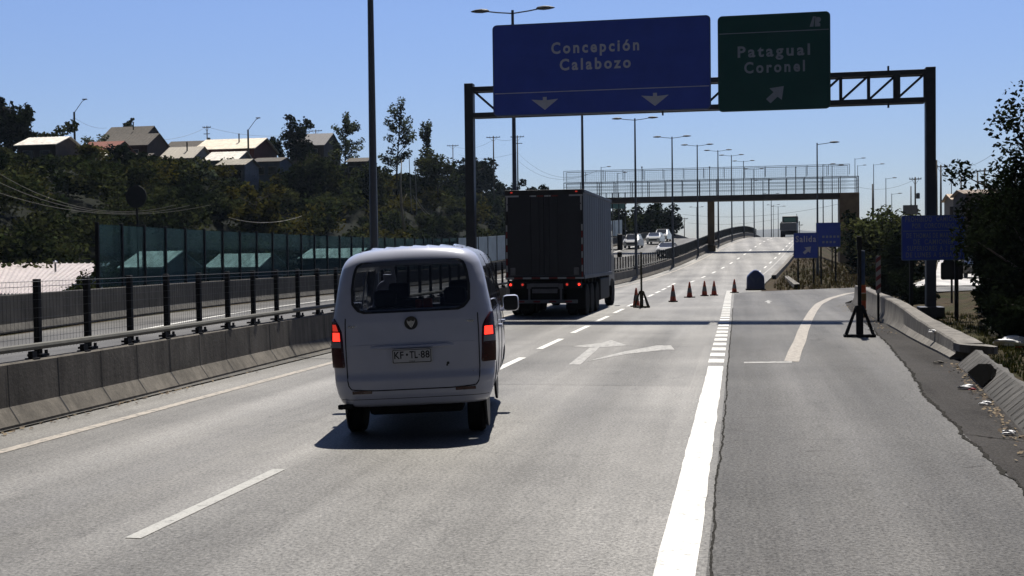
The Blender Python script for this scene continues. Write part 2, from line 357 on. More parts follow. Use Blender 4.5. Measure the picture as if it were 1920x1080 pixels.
# ------------------------------------------------------------------ ground sheet
YS = [-60, -40, -25, -15, -8, -4, 0] + [2.5 * i for i in range(1, 41)] + [100 + 4 * i for i in range(1, 51)] + [320, 345, 380, 430, 500, 620, 800, 1100, 1600, 2400, 4000, 7000]
US = [-5000, -2500, -1200, -600, -350, -240, -180, -150, -130, -115, -104, -96, -90, -84, -79, -75, -71, -68, -65, -62, -59, -56, -53, -50, -47, -44, -41, -38, -35, -32, -29.5, -27, -25, -23.5,
      -22.2, -21.9, -15, -8.6, -4, 0, 1.0, 1.6, 2.4, 3.3, 4.0, 4.8, 5.6, 6.5, 7.5, 8.5, 9.5, 11, 12.5, 14, 16, 18, 20, 22, 24.5, 27, 30, 33, 37, 42, 48, 56, 70, 90, 130, 200, 350, 700, 1500, 3000, 5000]
HT = [(-60, 9), (0, 10), (60, 11), (115, 12.2), (157, 14.5), (200, 15.5), (222, 14), (250, 9.5), (285, 5), (330, 1), (420, 0), (9000, 0)]
def terr(u, Y):
    b = zr(Y)
    if u < -21.8:
        d = -2.2 * sm(-21.9, -25.5, u)
        low = b * (1 - sm(-22, -30, u))
        h = (lerp_tab(HT, Y) + 1.0) * (sm(-31, -70, u) ** .85)
        return low + d + h + .5 * math.sin(u * .9 + Y * .21) * sm(-30, -45, u)
    if u <= 1.2: return b - .08
    if Y < 66 and u < 4.3: return b - .08
    low = b * .22 if Y < 420 else b
    s = sm(1.2, 7.5, u)
    z = b + (low - b) * s - .08
    z += 4.2 * sm(23, 40, u) * sm(62, 85, Y) * (1 - sm(330, 420, Y))
    z += 2.8 * sm(6.6, 12, u) * sm(27, 35, Y) * (1 - sm(42, 48, Y))
    z += .9 * sm(4.3, 9, u) * (1 - sm(18, 24, Y))
    if Y < 66: z += .05 * math.sin(u * 3.1 + Y * .7) * sm(4.3, 5.2, u)
    return z
mb = MB(); mb.strip([[Vector((u + cx(Y), Y, terr(u, Y))) for u in US] for Y in YS])
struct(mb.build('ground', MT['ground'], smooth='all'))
mb = MB()
pts = []
for i in range(-60, 61):
    x = i * 40; pts.append((x, 16 + 9 * math.sin(i * .37) + 5 * math.sin(i * .91 + 1) + random.uniform(-1.5, 1.5)))
mb.strip([[Vector((x * .5, 960, -12)) for x, h in pts], [Vector((x * .5, 1000, h * .55)) for x, h in pts], [Vector((x * .5, 1060, h * .95)) for x, h in pts], [Vector((x * .5, 1250, -12)) for x, h in pts]])
struct(mb.build('hills', MT['hill'], smooth='all'))

RY = [y for y in YS if -25 <= y <= 380]
def sheet(name, u_of, z, m, ys=RY, n=8):
    mb = MB(); mb.strip([[P(a + (b - a) * j / n, Y, z) for j in range(n + 1)] for Y in ys for a, b in [u_of(Y)]])
    return struct(mb.build(name, m, smooth='all'))
sheet('main_road', lambda Y: (-8.05, -.2 + 1.2 * sm(57, 60.5, Y)), 0, MT['road'])
sheet('opposite_road', lambda Y: (ob(Y) + .4, -8.75), 0, MT['opp'])
mb = MB(); mb.strip([[P(-8.75, Y, .02), P(-8.05, Y, .02)] for Y in RY]); struct(mb.build('median_strip', MT['conc_dark']))
# exit lane, then the ramp curling right behind the barrier
LB = [(-.2, -25), (-.2, 20), (-.2, 40), (-.2, 57), (.9, 60.2), (1.9, 61.0), (3.6, 63.0), (6.0, 65.5), (9, 68), (13, 71), (18, 74)]
RB = [(2.2, -25), (2.2, 9.9), (2.36, 15.8), (2.72, 20.5), (3.04, 26.2), (3.3, 33), (3.55, 40), (3.9, 46), (4.7, 50), (6.3, 54), (9, 58), (13, 62), (18, 65)]
def resamp(pl, n):
    d = [0]
    for a, b in zip(pl, pl[1:]): d.append(d[-1] + math.dist(a, b))
    out = []
    for i in range(n + 1):
        t = d[-1] * i / n; k = max(j for j in range(len(d) - 1) if d[j] <= t + 1e-9); q = (t - d[k]) / (d[k + 1] - d[k])
        out.append((pl[k][0] + (pl[k + 1][0] - pl[k][0]) * q, pl[k][1] + (pl[k + 1][1] - pl[k][1]) * q))
    return out
LBR = resamp(LB, 90); RBR = [(lerp_tab([(y_, x_) for x_, y_ in RB[:8]], y), y) for x, y in LBR if y <= 45.5]
LBR, RBR = LBR[:len(RBR)] + resamp([p for p in LB if p[1] > 46], 24), RBR + resamp(RB[7:], 24)
rows = [[Vector((a[0] + (b[0] - a[0]) * j / 6, a[1] + (b[1] - a[1]) * j / 6, .001)) for j in range(7)] for a, b in zip(LBR, RBR)]
mb = MB(); mb.strip(rows); struct(mb.build('exit_ramp', MT['ramp'], smooth='all'))
SH = [(2.16, 3.1, -25), (2.16, 2.75, 9.9), (2.32, 3.05, 15.8), (2.68, 3.5, 20.5), (3.0, 3.75, 26.2), (3.26, 3.95, 33), (3.55, 4.3, 40), (3.9, 4.4, 46)]
mb = MB(); mb.strip([[Vector((a, y, -.002)), Vector((b + .25, y, .012))] for a, b, y in SH]); struct(mb.build('road_shoulder', MT['shoulder']))
# side road on the right
def srx(Y): return lerp_tab([(60, 9.6), (66, 11.3), (80, 14.3), (104, 18.8), (140, 24.6), (180, 30.5)], Y)
mb = MB(); mb.strip([[Vector((srx(Y) + a, Y, terr(srx(Y) - cx(Y), Y) + .12)) for a in (-2.6, 0, 2.6)] for Y in [67 + 4 * i for i in range(29)]])
struct(mb.build('side_road', asphalt('side_road_glare', .30, (1, .95, .9), .1), smooth='all'))  # base colour paled, sun glare on the road put into it

# ------------------------------------------------------------------ markings
def mark(name, polys, m, z=.005):
    mb = MB()
    for pl in polys: mb.add([Vector((x, y, zr(y) + z)) for x, y in pl], [tuple(range(len(pl)))])
    return struct(mb.build(name, m))
def linestrip(name, u_of, wid, ys, m, z=.005, wob=0):
    mb = MB(); rn = random.Random(3)
    mb.strip([[P(u_of(Y) - wid / 2 + rn.uniform(-wob, wob), Y, z), P(u_of(Y) + wid / 2 + rn.uniform(-wob, wob), Y, z)] for Y in ys])
    return struct(mb.build(name, m))
fineY = [-10 + 1.0 * i for i in range(115)] + [105 + 4 * i for i in range(60)]
linestrip('edge_line_cream', lambda Y: -7.27, .15, [-10] + [Y for Y in fineY if Y > -9], MT['yellow'])
linestrip('edge_line_opposite', lambda Y: ob(Y) + 3.25 - .4 * sm(20, 50, Y), .14, fineY, MT['white'])
linestrip('wide_line_white', lambda Y: -.385, .25, [-8] + [i * .35 for i in range(0, 59)], MT['white'], wob=.006)
polys = []
for y0, y1 in [(7.45, 10.1), (-4, -.2)]: polys.append([(-4.14, y0), (-4.02, y0), (-4.02, y1), (-4.14, y1)])
mark('lane_dash_faded', polys, paintline('dash_paint_old', (.40, .395, .37), .38))
polys = []
yy = 18.9
while yy < 74:
    polys.append([(-4.06, yy), (-3.92, yy), (-3.90, yy + 2.9), (-4.04, yy + 2.9)]); yy += 4.95
mark('lane_dash', polys, MT['white'])
mb = MB()
for k in range(24):
    Y = 78 + k * 7.5; c = -3.85; mb.strip([[P(c - .08, y, .006), P(c + .08, y, .006)] for y in (Y, Y + 1.2, Y + 2.4)])
    if k: mb.strip([[P(-.45, y, .006), P(-.32, y, .006)] for y in (Y, Y + 1.5, Y + 3)])
struct(mb.build('lane_dash_far', MT['white']))
linestrip('edge_line_right_far', lambda Y: .15, .12, [Y for Y in fineY if Y > 66], MT['faded'])
polys = []
for k in range(31):
    y = 20.95 + k * 1.32; xw = -.40 - .06 * sm(30, 58, y); polys.append([(xw - .13, y), (xw + .14, y), (xw + .14, y + .72), (xw - .13, y + .72)])
mark('gore_block_line', polys, MT['white'])
ex = [(.90, 21.25), (1.06, 23.5), (1.28, 26.1), (1.52, 29.5), (1.91, 34.4), (2.35, 39.5), (2.89, 45), (3.7, 50.5), (4.94, 56.5), (7.2, 61.5), (11, 65.5)]
ex = resamp(ex, 40); polys = []
for a, b in zip(ex, ex[1:]): polys.append([(a[0] - .125, a[1] + .05), (a[0] + .125, a[1] - .05), (b[0] + .125, b[1] - .05), (b[0] - .125, b[1] + .05)])
mark('ramp_edge_line_cream', polys, MT['yellow'], .006)
G = lambda L: [g(*p) for p in L]
mark('arrow_faded', [G([(1066, 684), (1088, 684), (1124, 652), (1106, 652)]), G([(1070, 650), (1130, 643), (1146, 638), (1176, 648), (1120, 652)]), G([(1095, 679), (1175, 664), (1250, 656), (1265, 656), (1258, 648), (1232, 648), (1168, 660)])], MT['faded'], .0055)
mark('ramp_arrow', [G([(1433, 566.5), (1440, 563), (1448, 565.5), (1443, 566), (1445, 569), (1439, 569), (1438, 566.5)])], MT['faded'], .006)
mark('stop_line_faded', [G([(1395, 679), (1485, 678), (1485, 680.5), (1395, 681.5)])], MT['faded'], .0058)
def crack(name, pl, wid, seed, z=.007, step=.06):
    rn = random.Random(seed); n = int(sum(math.dist(a, b) for a, b in zip(pl, pl[1:])) / step); mb = MB(); rows = []; w_ = 0; o_ = 0
    for x, y in resamp(pl, n):
        o_ = o_ * .8 + rn.uniform(-.5, .5) * wid * .8; w_ = w_ * .35 + rn.uniform(0, wid) * .9
        rows.append([Vector((x + o_ - w_ * .5, y, zr(y) + z)), Vector((x + o_ + w_ * .5 + .004, y, zr(y) + z))])
    mb.strip(rows); return struct(mb.build(name, MT['crack']))
crack('pavement_crack', [(-.17, 5.5), (-.19, 9), (-.17, 14), (-.19, 20), (-.19, 30), (-.2, 42)], .017, 1)
crack('pavement_crack', [(2.2, 6), (2.2, 9.9), (2.36, 15.8), (2.72, 20.5), (3.04, 26.2), (3.3, 33)], .045, 2)
crack('pavement_crack', [(-3.9, 17.2), (-2, 17.35), (-.6, 17.4)], .025, 3)
crack('pavement_crack', [(-3.9, 24.6), (-2, 24.9), (0, 25.3)], .03, 4)
for i, pl in enumerate([[(-.1, 12.2), (.55, 12.3)], [(.5, 10.5), (1.1, 10.4)], [(.6, 11.6), (.85, 11.7)], [(1.9, 10.9), (2.1, 11.0)], [(.0, 13.9), (.25, 13.95)], [(2.3, 12.9), (2.9, 12.3)], [(2.5, 11.6), (2.9, 11.2)]]):
    crack('pavement_crack', pl, .03, 20 + i, .0075, .05)
mb = MB()
rn = random.Random(5)
for (x0, x1, y0, y1) in [(-8.0, -4.2, 24.9, 36), (-3.9, -.7, 17.2, 24.8)]:
    mb.strip([[P(x0, y, .0015), P(x1, y, .0015)] for y in [y0 + (y1 - y0) * i / 6 for i in range(7)]])
struct(mb.build('asphalt_patch', asphalt('patch_asphalt', .036, (1, .985, .96), .24, .55, .63, .76)))

# ------------------------------------------------------------------ text
def text_geo(body, size, sp=1.15, bold=.012):
    cu = bpy.data.curves.new('t', 'FONT'); cu.body = body; cu.size = size; cu.space_character = sp; cu.align_x = 'CENTER'; cu.offset = bold * size; cu.resolution_u = 3
    ob_ = bpy.data.objects.new('t', cu); COL.objects.link(ob_); dg = bpy.context.evaluated_depsgraph_get(); me = bpy.data.meshes.new_from_object(ob_.evaluated_get(dg))
    vs = [v.co.copy() for v in me.vertices]; fs = [tuple(p.vertices) for p in me.polygons]
    bpy.data.objects.remove(ob_); bpy.data.curves.remove(cu); bpy.data.meshes.remove(me); return vs, fs
def put_text(mb, body, cxx, z, y, width=None, size=1., sp=1.15, bold=.012, mi=0):
    vs, fs = text_geo(body, size, sp, bold); a = min(v.x for v in vs); b = max(v.x for v in vs); k = (width / (b - a)) if width else 1.
    mb.add([Vector((cxx + (v.x - (a + b) / 2) * k, y, z + v.y)) for v in vs], fs, mi)
def rrect(w, h, r, n=6):
    out = []
    for cxx, cy, a0 in ((w / 2 - r, h / 2 - r, 0), (-w / 2 + r, h / 2 - r, 90), (-w / 2 + r, -h / 2 + r, 180), (w / 2 - r, -h / 2 + r, 270)):
        for i in range(n + 1):
            t = R(a0 + 90 * i / n); out.append((cxx + r * math.cos(t), cy + r * math.sin(t)))
    return out

# ------------------------------------------------------------------ gantry and big signs
GY = 37.0
t = thing('sign_gantry', 'dark steel truss gantry spanning the road and carrying two big signs', 'gantry', (-8.35, GY, 0))
mb = MB(); mb.bbox((0, 0, 3.70), (.28, .32, 7.35), .012).bbox((0, 0, .12), (.6, .6, .24), .02); mb.build('post', MT['steel'], t, loc=(0, 0, 0))
mb = MB(); mb.bbox((13.95, 0, 3.62), (.28, .32, 7.4), .012).bbox((13.95, 0, .1), (.7, .7, .3), .02); mb.build('post', MT['steel'], t)
mb = MB(); zt, zb_ = 7.18, 6.36
for z in (zt, zb_):
    for yy in (-.12, .22): mb.bbox((6.97, yy, z), (13.95 - .28, .14, .15), .008)
xs = [.16 + i * (13.63 / 17) for i in range(18)]
for i, (a, b) in enumerate(zip(xs, xs[1:])):
    wv = .2 if i in (7, 15) else .09
    mb.box((b, -.12, (zt + zb_) / 2), (wv, .09, zt - zb_ - .15))
    if i == 0: mb.tube([(a, -.12, zt - .05), (b, -.12, zb_ + .05)], .04, 6)
    else: mb.tube([(a, -.12, zb_ + .05), (b, -.12, zt - .05)], .04, 6)
    mb.tube([(a, -.12, zt), (b, .22, zt)], .025, 5)
for xx in (12.75, 6.1): mb.box((xx, -.12, zt + .12), (.05, .09, .18)).box((xx, -.12, zb_ - .12), (.05, .09, .16))
mb.build('truss', MT['steel'], t)

def panel_sign(name, label, x0, x1, z0, z1, y, face, rim, r=.14):
    t = thing(name, label, 'road sign', ((x0 + x1) / 2, y, z0)); W, H = x1 - x0, z1 - z0
    mb = MB(); mb.plate(rrect(W, H, r), 0, .05, 0, (0, H / 2)); mb.build('panel', rim, t)
    mb = MB(); mb.plate(rrect(W - .07, H - .07, r - .03), -.006, -.001, 0, (0, H / 2)); mb.build('face', face, t)
    return t, W, H
t, W, H = panel_sign('blue_direction_sign', 'wide dark blue direction sign for Concepción on the gantry', -7.52, -.78, 6.28, 9.12, GY - .32, MT['blue'], MT['rimblue'])
mb = MB()
put_text(mb, 'Concepción', -.15, 1.88, -.011, 2.72, .48, 1.35, .03); put_text(mb, 'Calabozo', -.15, 1.36, -.011, 2.2, .48, 1.35, .03); mb.build('lettering', MT['letter'], t)
mb = MB(); mb.plate([(-W / 2 + .06, .69), (W / 2 - .06, .69), (W / 2 - .06, .715), (-W / 2 + .06, .715)], -.011, -.008); mb.build('divider_line', MT['letter'], t)
ar = [(-.06, .2), (.06, .2), (.06, .1), (.42, .13), (0, -.2), (-.42, .13), (-.06, .1)]
for cxx in (-1.73, 1.68): mb = MB(); mb.plate(ar, -.011, -.007, 0, (cxx, .35)); mb.build('arrow', MT['letter'], t)
for xx in (-2.6, 0, 2.6): mb = MB(); mb.box((xx, .1, 1.42), (.1, .08, 2.7)); mb.build('bracket', MT['steel'], t)
t, W, H = panel_sign('green_exit_sign', 'dark green exit sign for Patagual and Coronel on the gantry', -.57, 2.73, 6.18, 9.06, GY - .32, MT['green'], MT['rimgreen'])
mb = MB(); put_text(mb, 'Patagual', 0.0, 1.62, -.011, 2.12, .46, 1.35, .03); put_text(mb, 'Coronel', 0.02, 1.14, -.011, 1.78, .46, 1.35, .03); mb.build('lettering', MT['letter_dim'], t)
mb = MB(); mb.plate([(-W / 2 + .05, 2.33), (W / 2 - .05, 2.33), (W / 2 - .05, 2.355), (-W / 2 + .05, 2.355)], -.011, -.008); mb.build('divider_line', MT['letter_dim'], t)
ar2 = [(.27, .25), (.21, -.16), (.09, -.06), (-.12, -.25), (-.25, -.12), (-.03, .08), (-.15, .2)]
mb = MB(); mb.plate(ar2, -.011, -.007, 0, (0.02, .46)); mb.build('arrow', MT['letter_dim'], t)
mb = MB()
mb.plate([(-.17, -.16), (-.06, -.16), (-.015, .14), (-.07, .14)], -.011, -.007, 0, (1.22, 2.6))
mb.plate([(-.02, -.16), (.14, -.16), (.14, -.08), (.03, .02), (.02, .14), (-.005, .14)], -.011, -.007, 0, (1.22, 2.6))
mb.plate([(.06 + .08 * math.cos(k * .52), .02 + .08 * math.sin(k * .52)) for k in range(12)], -.013, -.0115, 0, (1.24, 2.62))
mb.build('road_pictogram', MT['letter_dim'], t)
for xx in (-1.1, 1.1): mb = MB(); mb.box((xx, .1, 1.44), (.1, .08, 2.7)); mb.build('bracket', MT['steel'], t)

# ------------------------------------------------------------------ barriers
def jersey(name, label, path, side, h, m, topw=.14, joint=1.02, seed=0, batter=.148):
    """side +1: foot towards +x. path: list of foot points (Vector)."""
    mb = MB(); rows = []; rn = random.Random(seed)
    acc = 0; prev = None
    prof = [(0, 0), (.0, .05), (.13, .24), (batter, h - .02), (batter + .02, h), (batter + topw, h), (batter + topw + .02, h - .03), (batter + topw + .06, .05), (batter + topw + .06, -.1)]
    pts = []
    for p in path:
        pts.append((p, 0))
    for i, (p, gflag) in enumerate(pts):
        q = pts[min(i + 1, len(pts) - 1)][0] - pts[max(i - 1, 0)][0]; q.z = 0; q.normalize(); nrm = Vector((-q.y, q.x, 0)) * side
        rows.append([p + nrm * a + Vector((0, 0, b)) for a, b in prof])
    mb.strip(rows)
    n = len(prof); e = len(rows) - 1; mb.f.append(tuple(range(n))); mb.f.append(tuple(range(e * n, e * n + n))); mb.m += [0, 0]
    # shallow contraction joints, a hair proud so they read as dark seams
    if joint:
        jb = mb; jb.mi = 1; k = 0
        for i in range(1, len(path)):
            a, b = path[i - 1], path[i]; L = (b - a).length; q = (b - a).normalized(); q2 = Vector((q.x, q.y, 0)).normalized(); nrm = Vector((-q2.y, q2.x, 0)) * side
            while acc < L:
                p = a + q * acc; hw = rn.uniform(.006, .014)
                jb.strip([[p + q * (-hw) + nrm * (pa - .004) + Vector((0, 0, pb)), p + q * hw + nrm * (pa - .004) + Vector((0, 0, pb))] for pa, pb in prof[1:4]], 1)
                acc += joint * rn.uniform(.96, 1.04); k += 1
            acc -= L
    o = mb.build(name, [m, MT['seam']], smooth=25)
    return tag(o, label, 'barrier')
j = jersey('concrete_barrier', 'long grey concrete median barrier left of the white van', [P(-8.08 - .25 * sm(12, 24, Y) + .25 * sm(45, 70, Y), Y) for Y in ([2 + 1.5 * i for i in range(60)] + [94 + 4 * i for i in range(45)])], 1, .74, MT['conc'])
jersey('concrete_barrier', 'concrete barrier along the far edge of the opposite road, under the teal screen', [P(ob(Y), Y) for Y in ([4 + 2 * i for i in range(46)] + [98 + 4 * i for i in range(45)])], 1, 1.02, MT['conc_old'], joint=2.2, seed=2)
# right-hand barrier by the ramp, with a lip at its near end
rb = [(3.60, 21.7, .30, .40), (3.62, 23, .34, .38), (3.62, 25, .40, .34), (3.64, 27, .46, .30), (3.70, 29.5, .56, .26), (3.74, 32, .64, .24), (3.80, 36, .67, .22), (3.92, 40, .68, .2), (4.06, 45.2, .68, .2)]
mb = MB(); rows = []
rr = resamp([(a, b) for a, b, c, d in rb], 34); rn = random.Random(8)
for x, y in rr:
    h = lerp_tab([(b, c) for a, b, c, d in rb], y) + rn.uniform(-.006, .006); tw = lerp_tab([(b, d) for a, b, c, d in rb], y); k = min(1, h / .66)
    rows.append([Vector((x + a, y, z)) for a, z in [(0, -.02), (0, .05), (.10, .20 * k + .03), (.125, h - .03), (.15, h), (.15 + tw, h), (.19 + tw, h - .04), (.24 + tw, -.1)]])
mb.strip(rows); mb.f += [tuple(range(8)), tuple(range(34 * 8, 35 * 8))]; mb.m += [0, 0]
o = tag(mb.build('concrete_barrier', MT['conc2'], smooth=30), 'low wide-topped concrete barrier beside the exit ramp on the right', 'barrier')
mb = MB(); pl = [(3.66, 21.72), (3.70, 21.35), (3.85, 21.2), (4.05, 21.25), (4.22, 21.15), (4.32, 21.35), (4.25, 21.7), (4.0, 22.1)]
mb.prism(pl, lambda x, y: (x, y, .17 - .05 * (x - 3.7)), lambda x, y: (x, y, .302 - .06 * (x - 3.7))); mb.build('broken_end', MT['conc2'], o)
# fence on the median
t = thing('median_fence', 'black post and wire mesh fence on top of the median barrier', 'fence', P(-8.42, 10))
base = Vector(t.location)
def FP(Y, z, du=0): return P(-8.42 - .22 * sm(12, 24, Y) + .22 * sm(45, 70, Y) + du, Y, z) - base
fy = [8.55 + 1.16 * i for i in range(170)]
for k, Y in enumerate(fy[:99]):
    mb = MB(); p = FP(Y, 0)
    mb.bbox((p.x, p.y, p.z + 1.19), (.075, .075, 1.0), .008).box((p.x, p.y, p.z + .76), (.2, .16, .03)).box((p.x + .075, p.y + .05, p.z + .79), (.03, .03, .06)); mb.build('post', MT['dark'], t)
mb = MB()
for Y in fy[99:]: p = FP(Y, 0); mb.box((p.x, p.y, p.z + 1.24), (.07, .06, 1.0))
tag(mb.build('post', MT['dark'], t), kind='stuff')
mb = MB(); yv = 8.2
ys2 = [8.2 + 2.32 * i for i in range(85)]
for z in (.86, .98, 1.1, 1.22, 1.34, 1.44, 1.52, 1.60, 1.66):
    for a, b in zip(ys2, ys2[1:]): mb.tube([FP(a, z, .05), FP(b, z, .05)], .0022 if z < 1.6 else .004, 3, cap=False)
while yv < 100:
    mb.tube([FP(yv, .82, .055), FP(yv, 1.67, .055)], .0017 if yv < 50 else .004, 3, cap=False); yv += .075 if yv < 40 else .1
while yv < 200: p0 = FP(yv, .82); mb.box(p0 + Vector((0, 0, .43)), (.03, .05, .86)); yv += .14
mb.build('wire_mesh', MT['mesh'], t)
# pipe rail in front of the fence
t2 = thing('guard_rail', 'beige pipe rail bolted along the top of the median barrier', 'guard rail', P(-8.3, 8))
b2 = Vector(t2.location)
def RP(Y, z): return P(-8.3 - .22 * sm(12, 24, Y) + .22 * sm(45, 70, Y), Y, z) - b2
mb = MB(); mb.tube([RP(6 + 2 * i, .885 + .004 * math.sin(i)) for i in range(48)], .042, 8); mb.build('pipe', MT['railpaint'], t2, smooth=True)
for k in range(60):
    Y = 9.4 + k * 1.16; p = RP(Y, .8); mb = MB(); mb.box(p + Vector((0, 0, -.02)), (.06, .1, .1)).box(p + Vector((0, 0, -.055)), (.12, .14, .014)); mb.build('bracket', MT['dark'], t2)

# noise screen
t = thing('noise_screen', 'teal see-through noise screen of framed panels beyond the opposite road', 'noise screen', P(ob(37) - .35, 37))
nb = Vector(t.location)
def NP(Y, z): return P(ob(Y) - .3, Y, z) - nb
ny = [35.1 + 1.95 * i for i in range(27)] + [35.1 + 1.95 * 26 + 2.6 * (i + 1) for i in range(26)]
for i, (a, b) in enumerate(zip(ny, ny[1:])):
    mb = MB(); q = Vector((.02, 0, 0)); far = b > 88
    p = [NP(a + .05, 1.06), NP(b - .05, 1.06), NP(b - .05, 3.08 + (0.0 if i else 0)), NP(a + .05, 3.08)]
    mb.add([v - q for v in p] + [v + q for v in p], [(0, 1, 2, 3), (7, 6, 5, 4), (0, 4, 5, 1), (1, 5, 6, 2), (2, 6, 7, 3), (3, 7, 4, 0)])
    mb.build('pane', MT['screenfar'] if far else MT['screen'], t)
for Y in ny:
    mb = MB(); p = NP(Y, 1.9); mb.bbox(p, (.12, .09, 2.5), .008); mb.build('post', MT['dark'], t)
mb = MB()
for a, b in zip(ny, ny[1:]):
    for z in (.98,): mb.tube([NP(a, z), NP(b, z)], .04, 4)
    mb.add([NP(a + .05, .2), NP(b - .05, .2), NP(b - .05, .95), NP(a + .05, .95)], [(0, 1, 2, 3)])
mb.build('bottom_panel', MT['dark'], t)

# ------------------------------------------------------------------ street lamps
def lamp(label, u, Y, H, double, half=1.62, group=None, rz=0, z0=None, x=None, rb_=.105):
    p = P(u, Y) if x is None else Vector((x, Y, z0))
    t = thing('street_lamp', label, 'street lamp', p, rz, group)
    mb = MB(); mb.tube([(0, 0, -.3), (0, 0, .9), (0, 0, 1.0), (0, 0, H)], [rb_ * 1.25, rb_ * 1.22, rb_, rb_ * .5], 10).lathe([(rb_ * 1.9, 0), (rb_ * 1.9, .04), (rb_ * 1.3, .05)], (0, 0, 0), 'z', 8); mb.build('pole', MT['pole'], t, smooth=True)
    for s in ((-1, 1) if double else (1,)):
        mb = MB(); mb.tube([(s * .02, 0, H - .12), (s * .6, 0, H - .06), (s * (half - .62), 0, H)], .026, 6); mb.build('arm', MT['pole'], t, smooth=True)
        mb = MB(); x0 = half - .7
        prof = [(x0, .03), (x0 + .06, .085), (x0 + .28, .125), (x0 + .5, .10), (x0 + .66, .05), (x0 + .72, .012)]
        rows = []
        for xx, r_ in prof: rows.append([Vector((s * xx, math.cos(a) * r_ * 1.25, H + .02 + math.sin(a) * r_ * (.75 if math.sin(a) > 0 else .55))) for a in [k * math.pi / 5 for k in range(10)]])
        mb.strip(rows, closed=True); mb.f += [tuple(range(10)), tuple(range(50, 60))]; mb.m += [0, 0]
        mb.build('lamp_head', MT['steel'], t, smooth=True)
    return t
NTH = ['', 'second', 'third', 'fourth', 'fifth', 'sixth', 'seventh', 'eighth', 'ninth', 'tenth', 'eleventh', 'twelfth']
GL = 'double-arm lamps along the median'
for lb, Y in [('tall grey lamp pole rising behind the white van, its head out of view', 27), ('double-arm lamp whose heads show above the wide blue sign', 45), ('double-arm lamp hidden by the blue sign, its pole beside the truck roof', 64),
              ('double-arm lamp whose pole stands behind the olive tripod post', 84)]:
    lamp(lb, -8.45 if Y < 80 else -8.25, Y, 11.3, True, group=GL)
for i, Y in enumerate([103, 121, 141, 158, 177, 197, 219, 243, 268]):
    lamp('double-arm lamp on the median, %s beyond the olive tripod post' % ['first', 'second', 'third', 'fourth', 'fifth', 'sixth', 'seventh', 'eighth', 'last'][i], -8.2, Y, 11.2, True, group=GL)
def lampat(label, px, pty, Y, gz, double=False, half=1.62, grp='single-arm lamps beyond the exit ramp'):
    p = at(px, pty, Y); lamp(label, 0, Y, p.z - gz, double, half, grp, 0, gz, p.x, .09)
lampat('single-arm lamp in front of the footbridge, above the blue exit panel', 1532, 268, 92, .1)
lampat('slim single-arm lamp just right of the tall lamp by the footbridge', 1543, 308, 160, 1.0)
lampat('slim single-arm lamp third from the left by the footbridge pillar', 1560, 310, 172, 1.0)
lampat('tall single-arm lamp whose head rises highest above the right end of the footbridge', 1603, 297, 190, 1.0)
lampat('single-arm lamp right behind the brown footbridge pillar', 1608, 310, 230, 1.)
lampat('single-arm lamp right of the footbridge end, above the feathery tree', 1638, 308, 188, 1.)
lampat('short single-arm lamp between feathery tree and gantry post', 1661, 334, 188, 1.)
lampat('lowest single-arm lamp beside the small grey far sign', 1672, 363, 200, 1.)
lampat('thin single-arm lamp right of the gantry post', 1784, 317, 190, 3.0)
lampat('far single-arm lamp behind the left end of the footbridge mesh', 1127, 313, 190, 1.5, grp='far lamps behind the footbridge mesh')
lampat('far single-arm lamp just right of the footbridge left end', 1158, 324, 200, 1.5, grp='far lamps behind the footbridge mesh')
lampat('small far lamp beneath the footbridge deck, left of its middle pier', 1306, 388, 270, 0, True, grp='far lamps under the footbridge')
lampat('small far double lamp under the deck, left of the far truck', 1450, 384, 300, -1, True, grp='far lamps under the footbridge')

# ------------------------------------------------------------------ footbridge
BY = 131.0; bz = 7.55
xL, xR = at(1060, 365, BY).x, at(1608, 365, BY).x
t = thing('footbridge', 'brown pedestrian footbridge with mesh cage crossing over the highway', 'footbridge', (0, BY, 0))
mb = MB(); mb.bbox(((xL + xR) / 2, 0, bz + .28), (xR - xL, 2.2, .56), .03).box(((xL + xR) / 2, -1.12, bz + .50), (xR - xL, .1, .2)); mb.build('deck', MT['bridge'], t)
mb = MB()
for yy in (-1.05, 1.05):
    for z, r_ in ((.62, .022), (1.0, .022), (1.35, .022), (1.8, .045)): mb.tube([(xL, yy, bz + .5 + z), (xR, yy, bz + .5 + z)], r_, 6)
    n = 17
    for i in range(n + 1): xx = xL + (xR - xL) * i / n; mb.box((xx, yy, bz + .5 + .92), (.07, .07, 1.85))
mb.build('railing', MT['steel'], t)
mb = MB(); xm = xR - .9
for yy in (-1.05, 1.05):
    for i in range(int((xm - xL) / .2)): xx = xL + i * .2; mb.box((xx, yy, bz + .55 + 1.52), (.011, .010, 3.0))
    for k in range(15): mb.box(((xL + xm) / 2, yy, bz + .6 + k * .2), (xm - xL, .010, .010))
    mb.tube([(xL, yy, bz + 3.6), (xm, yy, bz + 3.6)], .03, 6)
    for i in range(15): xx = xL + (xm - xL) * i / 14; mb.box((xx, yy, bz + 3.05), (.05, .05, 1.1))
mb.build('mesh_cage', MT['meshgalv'], t)
px_ = at(1333, 380, BY).x
mb = MB(); mb.bbox((px_, 0, (bz + 2) / 2 - .01), (.74, 1.1, bz - 2.02 + .0), .03).bbox((px_, 0, 1.9), (.95, 1.3, 1.8), .05); mb.build('pier', MT['bridgepier'], t)
px_ = at(1590, 380, BY).x
mb = MB(); mb.bbox((px_ + .05, 0, bz / 2 + .25), (2.0, 2.6, bz + .62), .03); mb.build('pier', MT['bridgepier'], t)
px_ = at(1090, 380, BY).x
mb = MB(); mb.bbox((px_, 0, bz / 2 - .02), (.74, 1.1, bz), .03); mb.build('pier', MT['bridgepier'], t)
